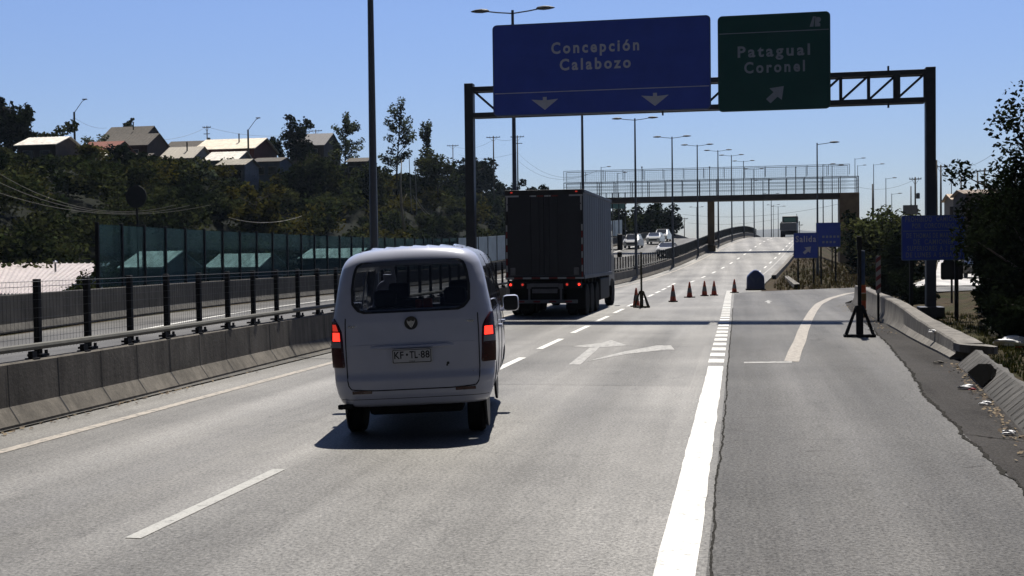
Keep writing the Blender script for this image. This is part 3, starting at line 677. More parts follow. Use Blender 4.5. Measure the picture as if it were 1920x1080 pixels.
for px in (1202, 1330, 1493):
    p = at(px, 312, BY); mb = MB(); mb.tube([(p.x, 1.15, bz + .5), (p.x, 1.15, p.z)], .05, 6).bbox((p.x, 1.1, p.z), (.16, .2, .14), .03); mb.build('deck_lamp', MT['steel'], t)
xa, xb = at(1066, 370, BY + 7).x, at(1172, 370, BY + 7).x
t = thing('stair_screen', 'teal panelled screen beside the left stair of the footbridge', 'screen', ((xa + xb) / 2, BY + 7, 4))
mb = MB(); n = 9
for i in range(n): mb.bbox((xa - (xa + xb) / 2 + (i + .5) * (xb - xa) / n, 0, 3.9), ((xb - xa) / n - .1, .08, 1.3), .02)
mb.build('panel', MT['teal'], t)
mb = MB()
for i in range(n + 1): mb.box((xa - (xa + xb) / 2 + i * (xb - xa) / n, 0, 2.5), (.1, .12, 5.2))
mb.build('frame', MT['steel'], t)

# ------------------------------------------------------------------ wheels
def wheel(parent, x, y, r, wdt, dual=False, name='wheel', T=None):
    s = 1 if x > 0 else -1
    o = MB().lathe([(r * .62, -wdt / 2), (r * .93, -wdt / 2), (r, -wdt / 2 + .03), (r, wdt / 2 - .03), (r * .93, wdt / 2), (r * .62, wdt / 2)], (x, y, r), 'x', 28).build('wheel', MT['black'], parent, smooth=30)
    MB().lathe([(r * .60, -wdt * .42), (r * .60, wdt * .30), (r * .40, wdt * .2), (r * .22, wdt * .36), (r * .1, wdt * .38)] if s > 0 else [(r * .1, -wdt * .38), (r * .22, -wdt * .36), (r * .40, -wdt * .2), (r * .60, -wdt * .30), (r * .60, wdt * .42)], (x, y, r), 'x', 24).build('rim', MT['rim'], o, smooth=30)
    return o

# ------------------------------------------------------------------ white van
def build_van():
    loc = Vector((-3.37, 12.0, 0.0)); head = R(9.3)
    root = thing('minivan', 'white minivan with lit brake lights driving away on the left', 'van', loc, head)
    ROLL = Matrix.Translation((.04, 0, .085)) @ Matrix.Rotation(R(-2.2), 4, 'Y')
    WT = [(a, b * 1.035) for a, b in [(.26, .715), (.30, .755), (.38, .79), (.50, .815), (.70, .832), (.85, .838), (.95, .838), (1.05, .833), (1.17, .824), (1.30, .806), (1.39, .79), (1.52, .768), (1.62, .75), (1.74, .718), (1.80, .688), (1.84, .655), (1.87, .615), (1.89, .57), (1.90, .53)]]
    YT = [(.26, .07), (.30, .03), (.40, .0), (.55, .0), (.60, .03), (.9, .045), (1.15, .07), (1.25, .095), (1.5, .15), (1.72, .215), (1.78, .24), (1.82, .27), (1.85, .305), (1.875, .345), (1.89, .385), (1.90, .44)]
    def ws(z): return lerp_tab(WT, z)
    def yr(z): return lerp_tab(YT, z)
    def cap(u, z):                                     # rear surface: u in -1..1
        a = abs(u); return Vector((u * ws(z), yr(z) + .02 * a * a + .14 * a ** 9, z + .035 * (1 - u * u) * sm(1.6, 1.9, z)))
    def capx(x, z): return cap(max(-1, min(1, x / ws(z))), z)
    ZS = [.26 + (1.90 - .26) * i / 74 for i in range(75)]; NU = 84
    def zlim(y): return lerp_tab([(0, 1.94), (2.45, 1.94), (2.75, 1.90), (3.35, 1.16), (3.62, .98), (3.8, .72), (3.84, .4)], y)
    LEN = 3.84
    def nose(v):
        y = v.y; k = zlim(y)
        if k < 1.93: z = .26 + (v.z - .26) * (k - .26) / (1.94 - .26)
        else: z = v.z
        n = sm(3.1, 3.84, y); return Vector((v.x * (1 - .16 * n * n), y, z))
    ysf = [0, .004, .012, .025, .045, .07, .1, .14] + [.14 + .86 * i / 44 for i in range(1, 45)]
    WIN = (0.605, 1.27, 1.735)
    def in_rear(x, z, gr=0.0):
        if not (WIN[1] - gr < z < WIN[2] + gr): return False
        hw = lerp_tab([(1.27, .55), (1.335, .605), (1.5, .61), (1.68, .585), (1.735, .555)], z) + gr; return abs(x) < hw
    sidewin = [(.35, 1.22, 1.2, 1.66), (1.3, 1.22, 2.15, 1.68), (2.25, 1.2, 2.95, 1.68)]
    def in_side(y, z): return any(a + (z - 1.2) * (.18 if a < .5 else 0) < y < c and b < z < d for a, b, c, d in sidewin)
    wc = [(.58, .29), (3.05, .29)]
    def in_arch(y, z): return any((y - a) ** 2 + (z - b) ** 2 < .345 ** 2 for a, b in wc)
    mb = MB()
    def grid(rows, kill):
        n = len(rows[0])
        vs = [p for r_ in rows for p in r_]; fs = []
        for i in range(len(rows) - 1):
            for j in range(n - 1):
                f = (i * n + j, i * n + j + 1, (i + 1) * n + j + 1, (i + 1) * n + j); c = sum((vs[k] for k in f), Vector()) / 4
                if not kill(c): fs.append(f)
        mb.add(vs, fs)
    grid([[cap(-1 + 2 * j / NU, z) for j in range(NU + 1)] for z in ZS], lambda c: in_rear(c.x, c.z))
    for s in (-1, 1):
        grid([[nose(Vector((cap(s, z).x, cap(s, z).y + (LEN - cap(s, z).y) * f, z))) for f in ysf] for z in ZS], lambda c: in_side(c.y, c.z) or in_arch(c.y, c.z))
    grid([[nose(Vector((cap(-1 + 2 * j / 24, 1.90).x, cap(-1 + 2 * j / 24, 1.9).y + (LEN - cap(-1 + 2 * j / 24, 1.9).y) * f, cap(-1 + 2 * j / 24, 1.9).z))) for f in ysf] for j in range(25)],
         lambda c: 2.8 < c.y < 3.33 and abs(c.x) < .5 and c.z < 1.88)
    grid([[Vector((nose(Vector((u * ws(z), LEN, z))).x, LEN, nose(Vector((0, LEN, z))).z)) for u in [-1 + j / 6 for j in range(13)]] for z in ZS], lambda c: False)
    # roof ribs
    for i in range(-3, 4):
        x = i * .15; mb.tube([(x, .62, 1.917 - .02 * abs(x)), (x, .8, 1.934 - .02 * abs(x)), (x, 2.3, 1.934 - .02 * abs(x)), (x, 2.42, 1.917 - .02 * abs(x))], .018, 6)
    for s in (-1, 1): mb.tube([(s * .545, .5, 1.885), (s * .55, 1.4, 1.895), (s * .545, 2.5, 1.885)], .02, 6)
    bm = bmesh.new(); me = bpy.data.meshes.new('body')
    mb.T = ROLL
    o = mb.build('body', MT['vanpaint'], root, smooth=50)
    bm.from_mesh(o.data); bmesh.ops.remove_doubles(bm, verts=bm.verts[:], dist=.0008); bmesh.ops.recalc_face_normals(bm, faces=bm.faces[:]); bm.to_mesh(o.data); bm.free()
    o.data.polygons.foreach_set('use_smooth', [True] * len(o.data.polygons)); o.data.set_sharp_from_angle(angle=R(45))
    md = o.modifiers.new('shell', 'SOLIDIFY'); md.thickness = .012; md.offset = -1
    def B(mb_, name, m, par=root, sm_=30): mb_.T = ROLL; return mb_.build(name, m, par, smooth=sm_)
    # rear window and its rubber surround
    def patch(z0, z1, hwf, off, nx=22, nz=12, x0=None, x1=None):
        q = MB(); rows = []
        for i in range(nz + 1):
            z = z0 + (z1 - z0) * i / nz; a, b = (x0, x1) if x0 is not None else (-hwf(z), hwf(z))
            rows.append([capx(a + (b - a) * j / nx, z) - Vector((0, off, 0)) for j in range(nx + 1)])
        return q.strip(rows)
    hw = lambda z: lerp_tab([(1.24, .50), (1.255, .555), (1.285, .585), (1.34, .63), (1.5, .635), (1.64, .615), (1.71, .595), (1.75, .57), (1.77, .52)], z)
    B(patch(1.24, 1.77, hw, .006, 24, 26), 'rear_window', MT['glass'])
    q = MB(); ring = []
    zs = [1.24 + .53 * i / 20 for i in range(21)]
    ring = [capx(hw(z), z) for z in zs] + [capx(-hw(z), z) for z in reversed(zs)]
    inn = [capx(p.x * .955, 1.506 + (p.z - 1.506) * .92) - Vector((0, .0085, 0)) for p in ring]; ring = [p - Vector((0, .0085, 0)) for p in ring]
    q.strip([ring + [ring[0]], inn + [inn[0]]]); B(q, 'window_surround', MT['trim'])
    # tailgate seam
    sp = [(-.70, 1.2), (-.705, 1.0), (-.70, .62), (-.69, .50), (-.655, .45), (-.4, .435), (.4, .435), (.655, .45), (.69, .50), (.70, .62), (.705, 1.0), (.70, 1.2)]
    q = MB(); q.tube([capx(x, z) - Vector((0, .002, 0)) for x, z in resamp(sp, 60)], .006, 5); B(q, 'tailgate_gap', MT['seam'])
    q = MB(); q.tube([capx(x, .915 - .01 * (x * 1.3) ** 2) - Vector((0, -.002, 0)) for x in [-.66 + 1.32 * i / 30 for i in range(31)]], .006, 5); B(q, 'tailgate_crease', MT['vanpaint'])
    # number plate recess, handle, plate
    q = MB(); rows = []
    for i, (z, off) in enumerate([(.905, .0), (.895, .035), (.872, .042), (.862, .006)]): rows.append([capx(x, z) - Vector((0, off * max(0, 1 - (abs(x) / .44) ** 4), 0)) for x in [-.44 + .88 * j / 20 for j in range(21)]])
    q.strip(rows); B(q, 'handle_bar', MT['vanpaint'])
    q = MB(); q.plate(rrect(.42, .155, .015), -.02, .04, 0, (.0, .785)); pl = B(q, 'number_plate', MT['plate'])
    q = MB(); yy = -.0225
    for txt, cxx, wd in (('KF', -.135, .10), ('TL', .02, .085), ('88', .14, .095)): put_text(q, txt, cxx, .762, yy, wd, .105, 1.05, .02)
    put_text(q, '·', .078, .762, yy, .014, .10, 1, .02); q.plate([(.012 * math.cos(k), .014 * math.sin(k)) for k in range(6)], yy, yy + .002, 0, (-.05, .80))
    fr = rrect(.405, .14, .012); fi = rrect(.39, .125, .010); n = len(fr); q.add([(x, yy, z + .785) for x, z in fr] + [(x, yy, z + .785) for x, z in fi], [(i, (i + 1) % n, n + (i + 1) % n, n + i) for i in range(n)])
    put_text(q, 'CHILE', 0, .722, yy, .06, .022, 1.1, .01); B(q, 'plate_lettering', MT['mark'], pl, None)
    # emblem: dark disc with a winged head
    q = MB(); c = capx(0, 1.125); q.lathe([(.06, -.012), (.07, -.016), (.072, .02)], c, 'y', 24); e = B(q, 'emblem', MT['trim'])
    q = MB(); q.plate([(-.045, .03), (-.02, .018), (0, .03), (.02, .018), (.045, .03), (.035, -.005), (.012, -.04), (0, -.048), (-.012, -.04), (-.035, -.005)], c.y - .02, c.y - .016, 0, (c.x, c.z)); B(q, 'badge', MT['chrome'], e, None)
    q = MB()
    for k in range(5): q.plate([(-.008, -.012), (.008, -.012), (.008, .012), (-.008, .012)], capx(.6, 1.14).y - .004, capx(.6, 1.14).y + .004, 0, (-.66 + k * .024, 1.11))
    for k in range(4): q.plate([(-.009, -.010), (.009, -.010), (.009, .010), (-.009, .010)], capx(.6, 1.14).y - .004, capx(.6, 1.14).y + .004, 0, (.575 + k * .024, 1.118))
    for k in range(3): q.plate([(-.009, -.012), (.009, -.012), (.009, .012), (-.009, .012)], capx(.6, .6).y - .001, capx(.6, .6).y + .02, 0, (.575 + k * .026, .585))
    B(q, 'tailgate_lettering', MT['chrome'], root, None)
    q = MB(); c = capx(.37, .69); q.lathe([(.015, -.004), (.017, .01)], c, 'y', 12).box(c + Vector((-.01, 0, -.02)), (.018, .008, .02)); B(q, 'key_lock', MT['trim'])
    # tail lights
    for s in (-1, 1):
        def LP(u, z, off): a = cap(u * s, z); return a - Vector((-s * .0, off, 0)) + Vector((s * off * .8, 0, 0))
        def inner(z): return lerp_tab([(.685, .845), (.70, .835), (.95, .845), (1.06, .862), (1.13, .905), (1.20, .975)], z)
        q = MB(); rows = []
        for i in range(25):
            z = .685 + .515 * i / 24; ui = inner(z); rows.append([LP(ui + (1 - ui) * j / 10, z, .012 if 0 < j else .0) for j in range(11)] + [LP(1, z, .012) + Vector((0, .05 * sm(.68, .75, z) , 0)), LP(1, z, .001) + Vector((0, .055, 0))])
        q.strip(rows); tl = B(q, 'tail_light', MT['reddark'])
        def lens(nm, z0, z1, m, a=.08, b=.98):
            q = MB(); rows = []
            for i in range(5):
                z = z0 + (z1 - z0) * i / 4; ui = inner(z); rows.append([LP(ui + (1 - ui) * (a + (b - a) * j / 8), z, .016) for j in range(9)])
            q.strip(rows); return B(q, nm, m, tl)
        lens('brake_lens', .965, 1.055, MT['redlit'], .12, .80); lens('reverse_lens', .895, .955, MT['reverse'])
        if s < 0: lens('indicator_lens', 1.07, 1.14, MT['redlow'], .2, .8)
    for s in (-1, 1):
        q = MB(); rows = [[capx(s * (.44 + .21 * j / 6), z) - Vector((0, .006, 0)) for j in range(7)] for z in (.405, .43, .438)]; q.strip(rows); B(q, 'bumper_reflector', MT['reddark'])
    # bumper top groove
    q = MB(); q.tube([capx(-.78 + 1.56 * i / 40, .345 + .0 * i) - Vector((0, -.001, 0)) for i in range(41)], .004, 4); B(q, 'bumper_groove', MT['seam'])
    # side glass, seams, handles
    for s in (-1, 1):
        for a, b, c, d in sidewin:
            q = MB(); rows = []
            for i in range(7):
                z = b - .025 + (d - b + .05) * i / 6; rows.append([Vector((s * (ws(z) + .005), y, z)) for y in (a - .03 + (z - 1.2) * (.18 if a < .5 else 0), (a + c) / 2, c + .03)])
            q.strip(rows); B(q, 'side_window', MT['sideglass'])
        q = MB()
        for yy in (1.25, 2.2, 3.02): (q.tube([Vector((s * (ws(z) + .001), yy, z)) for z in [.42 + 1.4 * i / 20 for i in range(21)]], .005, 4), B(q, 'door_gap', MT['seam']), q.__init__())
        q.tube([Vector((s * (ws(1.02) + .003), y, 1.02)) for y in (.3, 1.25)], .012, 4); B(q, 'sliding_rail', MT['seam'])
        for yy in (1.38, 2.34): q = MB(); q.bbox((s * (ws(.98) + .02), yy, .985), (.05, .16, .03), .008); B(q, 'door_handle', MT['vanpaint'])
        for yy in (.58, 3.05): q = MB(); q.lathe([(.34, -.03), (.352, -.02), (.352, .0), (.33, .0)], (s * .745, yy, .29), 'x', 28); B(q, 'wheel_arch', MT['trim'])
        # mirrors
        q = MB(); q.bbox((s * .985, 2.62, 1.19), (.20, .11, .205), .045); q.tube([(s * .78, 2.72, 1.10), (s * .93, 2.64, 1.12)], .028, 6); m_ = B(q, 'side_mirror', MT['vanpaint'] if s > 0 else MT['vanpaint'])
        q = MB(); q.plate(rrect(.178, .182, .045), 2.553, 2.563, 0, (s * .985, 1.19)); B(q, 'mirror_glass', mat('mirror_dark', (.012, .013, .016), .35, 0, 0, 1, .2), m_)
    q = MB()
    rows = [[Vector((x, y, zlim(y) + .0)) for x in (-.56, -.2, .2, .56)] for y in (2.76, 2.9, 3.1, 3.34)]; q.strip(rows); B(q, 'windscreen', MT['sideglass'])
    # interior
    q = MB(); q.box((0, 1.9, .45), (1.45, 3.2, .04)); B(q, 'cabin_floor', MT['seat'])
    for xx, yy, wd, hh in ((-.36, 2.15, .5, 1.18), (.38, 2.15, .5, 1.18), (0, 1.15, 1.25, 1.12)):
        q = MB(); q.bbox((xx, yy, hh / 2 + .3), (wd, .16, hh - .3), .05).bbox((xx, yy + .25, .75), (wd, .5, .16), .05)
        for hx in ((xx,) if wd < 1 else (-.4, .4)): q.bbox((hx, yy - .02, hh + .24), (.26, .12, .2), .05)
        B(q, 'seat', MT['seat'])
    q = MB(); q.bbox((0, 2.95, 1.02), (1.35, .3, .25), .06).lathe([(.17, -.02), (.19, 0), (.17, .02)], (-.36, 2.72, 1.12), 'y', 16); B(q, 'dashboard', MT['trim'])
    q = MB(); q.bbox((.12, .75, 1.26), (.10, .1, .2), .02).bbox((.02, .78, 1.30), (.08, .08, .1), .02); B(q, 'luggage', MT['orange'])
    # underside
    q = MB(); q.bbox((0, 1.9, .34), (1.4, 3.3, .12), .03).tube([(-.66, .58, .29), (.66, .58, .29)], .045, 8).lathe([(.02, -.12), (.14, -.06), (.16, 0), (.14, .06), (.02, .12)], (0, .58, .28), 'y', 14)
    for s in (-1, 1):
        q.tube([(s * .5, .08, .36), (s * .5, .35, .27), (s * .5, .58, .235), (s * .5, .9, .27), (s * .5, 1.3, .36)], .03, 6)
        q.tube([(s * .16, .62, .30), (s * .28, .60, .33), (s * .55, .6, .36)], .03, 6)
    q.bbox((.28, .3, .29), (.05, .25, .16), .01); B(q, 'rear_axle', MT['black'])
    q = MB(); q.lathe([(.12, .12), (.27, .11), (.29, .16), (.29, .24), (.2, .27)], (0, 1.25, 0), 'z', 24).bbox((0, .3, .225), (1.0, .3, .13), .04); B(q, 'spare_wheel', MT['black'])
    q = MB(); rows = [[Vector((x, .5, .30 - .12 * math.exp(-(x / .13) ** 2) - .03 * abs(x))) for x in [-.6 + .06 * k for k in range(21)]], [Vector((x, .5, .36)) for x in [-.6 + .06 * k for k in range(21)]]]; q.strip(rows); q.strip([[v + Vector((0, .12, 0)) for v in r_] for r_ in rows]); B(q, 'axle_guard', MT['black'])
    q = MB(); q.tube([(-.30, .5, .30), (-.55, .25, .27), (-.80, .12, .265)], .028, 8).bbox((-.74, .1, .27), (.16, .06, .05), .01); B(q, 'exhaust_pipe', MT['dark'])
    for x, y in ((-.655, .58), (.655, .58), (-.57, 3.05), (.57, 3.05)): wheel(root, x, y, .295, .185)
    return root
build_van()

# ------------------------------------------------------------------ box truck
def build_truck():
    root = thing('box_truck', 'dark-doored cargo truck with grey box side, ahead of the white van', 'truck', (-5.92, 36.55, 0), R(-.4))
    W, L, z0, z1 = 2.46, 7.6, 1.17, 3.93
    q = MB(); q.bbox((0, L / 2, (z0 + z1) / 2), (W, L, z1 - z0), .03); bx = q.build('cargo_box', MT['boxside'], root)
    q = MB()
    for s in (-1, 1):
        for k in range(13): q.box((s * (W / 2 + .004), .35 + k * (L - .7) / 12, (z0 + z1) / 2), (.008, .09, z1 - z0 - .24))
        q.bbox((s * (W / 2 + .01), L / 2, z1 - .05), (.04, L, .1), .01).bbox((s * (W / 2 + .01), L / 2, z0 + .06), (.04, L, .12), .01)
    q.build('side_rib', MT['boxside'], bx)
    q = MB()
    q.bbox((0, -.02, z1 - .07), (W, .07, .16), .012).bbox((0, -.02, z0 + .04), (W, .08, .1), .012)
    for s in (-1, 1): q.bbox((s * (W / 2 - .045), -.02, (z0 + z1) / 2), (.09, .06, z1 - z0 - .2), .01)
    q.build('rear_frame', MT['boxframe'], root)
    for s in (-1, 1):
        q = MB(); q.bbox((s * .575, -.028, (z0 + z1) / 2), (1.13, .04, z1 - z0 - .26), .01); d = q.build('rear_door', MT['boxdoor'], root)
        q = MB()
        for dx in (.16, .42): q.tube([(s * dx, -.062, z0 + .12), (s * dx, -.062, z1 - .16)], .011, 6).box((s * dx, -.06, 2.05), (.06, .04, .12))
        for z in (1.6, 2.2, 2.9, 3.5): q.bbox((s * 1.1, -.055, z), (.14, .03, .05), .006)
        q.build('lock_rod', MT['boxdoor'], d)
        q = MB(); q.plate(rrect(.16, .24, .02), -.053, -.049, 0, (s * 1.0, z0 + .24)); q.build('warning_plate', MT['bumper'], d)
    q = MB(); r_ = MB(); y0, y1 = -.066, -.058
    for s in (-1, 1):
        q.box((s * 1.0, y0, z1 - .175), (.42, .006, .05)); q.box((s * 1.165, y0, z1 - .42), (.05, .006, .44))
        for k in range(8): (q if k % 2 else r_).box((s * 1.185, y0, z0 + .12 + k * .21), (.045, .006, .2))
    for k in range(4): (r_ if k % 2 else q).box((-.34 + k * .23, y0, z1 - .18), (.2, .006, .045))
    for k in range(9): (r_ if k % 2 else q).box((-1.1 + k * .275, -.067, z0 + .03), (.27, .006, .05))
    q.build('reflective_tape', MT['tapewhite'], root); tp = r_.build('reflective_tape', MT['tapered'], root)
    for s in (-1, 1): q = MB(); q.bbox((s * 1.02, -.06, z1 - .06), (.07, .03, .035), .008); q.build('marker_light', MT['redlow'], root)
    # chassis, lamps, underride guard
    q = MB()
    for s in (-1, 1): q.bbox((s * .42, L / 2 + .8, 1.0), (.1, L + 1.6, .26), .01)
    for k in range(9): q.box((0, .3 + k * .9, 1.08), (2.2, .08, .14))
    q.bbox((0, .05, 1.0), (2.3, .1, .24), .01).bbox((0, 5.2, .62), (2.2, 2.6, .6), .03).bbox((0, .6, .66), (.9, .7, .34), .03); q.build('chassis', MT['dark'], root)
    for s in (-1, 1):
        for dx, m in ((1.08, 'redlit'), (.70, 'redlow')):
            q = MB(); q.lathe([(.085, .0), (.08, -.03), (.07, -.035)], (s * dx, -.0, 1.0), 'y', 16); h = q.build('tail_light', MT['trim'], root)
            q = MB(); q.lathe([(.034 if m == 'redlit' else .026, .0), (.04, -.012)], (s * dx, -.036, 1.0), 'y', 14); q.build('lens', MT[m], h)
        q = MB(); q.bbox((s * .5, 0, .72), (.06, .06, .5), .01).bbox((s * .5, 0, .95), (.14, .08, .16), .01); q.build('guard_upright', MT['bumper'], root)
    q = MB(); q.bbox((0, -.02, .47), (2.05, .09, .11), .015); ub = q.build('underride_bar', MT['bumper'], root)
    q = MB()
    for k in range(4): q.box((-.75 + k * .5, -.069, .47), (.22, .006, .05))
    q.build('bar_tape', MT['tapered'], ub)
    q = MB(); q.bbox((0, -.06, .98), (.9, .03, .12), .01).bbox((0, -.05, .80), (.8, .02, .14), .01); q.build('step_plate', MT['bumper'], root)
    for s in (-1, 1): q = MB(); q.bbox((s * .9, .45, .55), (.62, .03, .70), .01); q.build('mudflap', MT['black'], root)
    for y in (1.05, 2.25, 3.6):
        for x in (-1.06, -.74, .74, 1.06): wheel(root, x, y, .50, .28)
        q = MB(); q.tube([(-1.1, y, .5), (1.1, y, .5)], .09, 8); q.build('axle', MT['black'], root)
    for x in (-1.03, 1.03): wheel(root, x, 8.6, .50, .3)
    for s in (-1, 1): q = MB(); q.bbox((s * 1.05, 5.6, .72), (.35, 2.6, .75), .05); q.build('fuel_tank', MT['dark'], root)
    q = MB(); prof = [(7.75, .75), (7.75, 2.95), (8.0, 3.1), (8.9, 3.05), (9.25, 2.1), (9.55, 1.75), (9.6, .75)]
    q.prism(prof, lambda y, z: (-1.12, y, z), lambda y, z: (1.12, y, z)); cab = q.build('cab', mat('truck_cab_blue', (.03, .035, .05), .4, 0, .1, 2), root)
    q = MB()
    for s in (-1, 1): q.prism([(8.35, 1.9), (8.35, 2.8), (8.85, 2.8), (9.1, 2.1), (9.1, 1.9)], lambda y, z: (s * 1.122, y, z), lambda y, z: (s * 1.13, y, z))
    q.build('window', MT['carglass'], cab)
    for s in (-1, 1):
        q = MB(); q.bbox((s * 1.42, 8.9, 2.38), (.2, .1, .62), .03).tube([(s * 1.15, 9.0, 2.6), (s * 1.42, 8.95, 2.6)], .02, 6).tube([(s * 1.15, 9.0, 2.1), (s * 1.42, 8.95, 2.1)], .02, 6).bbox((s * 1.4, 8.9, 1.9), (.18, .1, .2), .03); q.build('side_mirror', MT['trim'], cab)
build_truck()

# ------------------------------------------------------------------ far truck on the crest
def far_truck():
    Y = 178; p = at(1478, 440, Y); u = p.x - cx(Y); root = thing('dump_truck', 'small grey truck seen from behind at the crest of the road', 'truck', P(u, Y), -math.atan(.086))
    q = MB(); q.bbox((0, 3, 1.55), (2.4, 5.6, 1.1), .05); b = q.build('cargo_bed', mat('truck_bed_grey', (.17, .19, .23), .5, 0, .15, 2), root)
    q = MB(); q.box((0, .17, 1.02), (2.4, .05, .08)); q.build('tail_stripe', MT['tapewhite'], b)
    q = MB(); q.bbox((0, 6.6, 2.0), (2.3, 1.8, 2.5), .15); c = q.build('cab', mat('truck_cab_dark', (.05, .07, .07), .5, 0, .1, 2), root)
    q = MB(); q.plate(rrect(1.7, .6, .08), 5.68, 5.69, 0, (0, 2.65)); q.build('rear_window', mat('green_tint_glass', (.10, .22, .17), .15, 0, 0), c)
    for s in (-1, 1): q = MB(); q.bbox((s * 1.32, 6.9, 2.2), (.16, .1, .5), .03).tube([(s * 1.1, 6.9, 2.3), (s * 1.32, 6.9, 2.3)], .03, 5); q.build('side_mirror', MT['trim'], c)
    q = MB(); q.bbox((0, 3.6, .75), (1.0, 7.0, .3), .03).bbox((0, .3, .6), (2.2, .15, .5), .03); q.tube([(1.0, 5.5, 3.2), (1.0, 5.5, 3.55)], .04, 6); q.build('chassis', MT['dark'], root)
    for x in (-1, 1):
        for y in (1.2, 6.6): wheel(root, x * .95, y, .48, .4)
far_truck()

# ------------------------------------------------------------------ far cars
def car(label, px, py, Y, paint, suv=False, z=None, x=None):
    p = at(px, py, Y); xx = p.x if x is None else x; zz = zr(Y) if z is None else z
    root = thing('car', label, 'car', (xx, Y, zz), math.pi - math.atan(.086 if z is None else 0), 'cars on the far roads')
    k = 1.15 if suv else 1.
    prof = [(-2.1, .35), (-2.15, .7), (-1.95, .92), (-1.35, .98), (-.65, 1.42 * k), (.75, 1.45 * k), (1.6, 1.02), (2.1, .95), (2.18, .5), (2.1, .3)]
    # length runs along y: front at +y
    q = MB(); rows = []
    for y, z_ in [(-y, z_) for y, z_ in prof]:
        w_ = .86 if z_ < 1.1 else .68
        rows.append([Vector((-w_, y, z_)), Vector((-w_ * .7, y, z_ + .02)), Vector((w_ * .7, y, z_ + .02)), Vector((w_, y, z_))])
    q.strip(rows)
    for s in (-1, 1): q.add([Vector((s * (.86 if z_ < 1.1 else .68), -y, z_)) for y, z_ in prof], [tuple(range(len(prof)))])
    q.box((0, 0, .34), (1.6, 4.1, .12)); q.build('body', paint, root, smooth=40)
    q = MB(); zt = 1.42 * k
    zc = lambda y: 1.45 * k - (1.45 * k - 1.02) * (y - .75) / .85
    q.add([(-.70, 1.52, zc(1.52)), (.70, 1.52, zc(1.52)), (.58, .82, zc(.82)), (-.58, .82, zc(.82))], [(0, 1, 2, 3)])
    for v in q.v: v.y += .012; v.z += .02
    q.build('windscreen', MT['carglass'], root)
    q = MB()
    for s in (-1, 1): q.add([(s * .80, 1.1, 1.02), (s * .80, -1.2, 1.02), (s * .72, -.7, zt - .08), (s * .72, .6, zt - .08)], [(0, 1, 2, 3)])
    q.build('side_window', MT['carglass'], root)
    for s in (-1, 1): q = MB(); q.bbox((s * .62, 2.1, .72), (.32, .1, .14), .03); q.build('headlight', MT['chrome'], root)
    q = MB(); q.bbox((0, 2.16, .52), (1.0, .05, .18), .02); q.build('grille', MT['trim'], root)
    for s in (-1, 1): q = MB(); q.bbox((s * .92, .85, 1.02), (.2, .1, .13), .03); q.build('side_mirror', paint, root)
    for x_ in (-.76, .76):
        for y_ in (-1.3, 1.35): wheel(root, x_, y_, .31, .19)
car('white car coming down the opposite road, nearest of three near the median fence', 1252, 474, 121, MT['carwhite'])
car('white car further up the opposite road, left of a following car', 1229, 449, 150, MT['carwhite'])
car('silver car right behind the white one on the far opposite road', 1243, 446, 160, MT['carwhite'], True)
car('white car low beside the pale panels right of the cargo truck', 1188, 452, 139, MT['carwhite'], True)
car('dark car glinting on the side road behind the small sign backs', 1826, 522, 84, mat('car_dark', (.03, .03, .035), .12, .4, 0, 1, .8), False, terr(18, 84) + .14)

# ------------------------------------------------------------------ cones, posts, gore marker
def cone(label, px, py, h=.68):
    x, y = g(px, py); t = thing('traffic_cone', label, 'traffic cone', (x, y, .002), random.uniform(0, 1), 'orange cones closing the lane')
    q = MB(); q.bbox((0, 0, .02), (.36, .36, .04), .008); q.build('base', MT['black'], t)
    k = h / .7
    q = MB(); q.lathe([(.135, .04), (.125, .06), (.105, .22 * k), (.0725, .441 * k), (.028, .69 * k), (.02, .70 * k)], (0, 0, 0), 'z', 16); q.build('cone_body', MT['orange'], t, smooth=30)
    q = MB(); q.lathe([(.108, .222 * k), (.0755, .439 * k)], (0, 0, 0), 'z', 16); q.build('reflective_band', MT['conegrey'] , t, smooth=30)
cone('orange cone leaning close against the olive tripod post', 1193, 575); cone('orange cone alone, first to the right of the olive tripod post', 1262, 566)
cone('orange cone second to the right of the olive tripod post', 1293, 558); cone('orange cone left one of the close pair mid-lane', 1321, 555)
cone('orange cone right one of the close pair mid-lane', 1339, 554, .66); cone('orange cone nearest the navy gore marker', 1377, 549, .66)
def tripod(label, px, py, h, m, sc_, fan=0):
    x, y = g(px, py); t = thing('tripod_post', label, 'barrier post', (x, y, 0), .0)
    q = MB(); q.bbox((0, 0, h / 2 + .03), (.09 * sc_, .09 * sc_, h), .008); q.bbox((0, 0, .42 * sc_), (.17 * sc_, .15 * sc_, .78 * sc_), .01); q.build('post', m, t)
    for a in (20, 160, 200, 340) if not fan else (15, 165, 215, 325, 345):
        q = MB(); d = Vector((math.cos(R(a)), math.sin(R(a)), 0)); q.tube([d * .36 * sc_ + Vector((0, 0, .04)), d * .07 + Vector((0, 0, .78 * sc_))], .035 * sc_, 4); q.build('leg', m, t)
    q = MB(); q.bbox((0, -.05, .03), (.78 * sc_, .09, .06), .008).bbox((0, .1, .03), (.78 * sc_, .07, .06), .008); q.build('foot', m, t); return t
tripod('olive green post on splayed wooden feet standing among the cones', 1203, 577, 1.95, MT['olive'], .75, 1)
t = tripod('dark post on splayed wooden feet beside the right concrete barrier', 1612, 632, 2.0, MT['dark'], .88)
q = MB(); q.bbox((.075, .07, 1.55), (.1, .05, .75), .01); q.build('upper_board', mat('blue_faded_board', (.04, .075, .16), .7, 0, .25, 7), t)
q = MB(); q.bbox((.09, .07, 1.07), (.11, .03, .17), .01).bbox((.09, .07, .72), (.11, .03, .2), .01); q.build('orange_board', mat('orange_board', (.55, .09, .02), .6, 0, .15, 7), t)
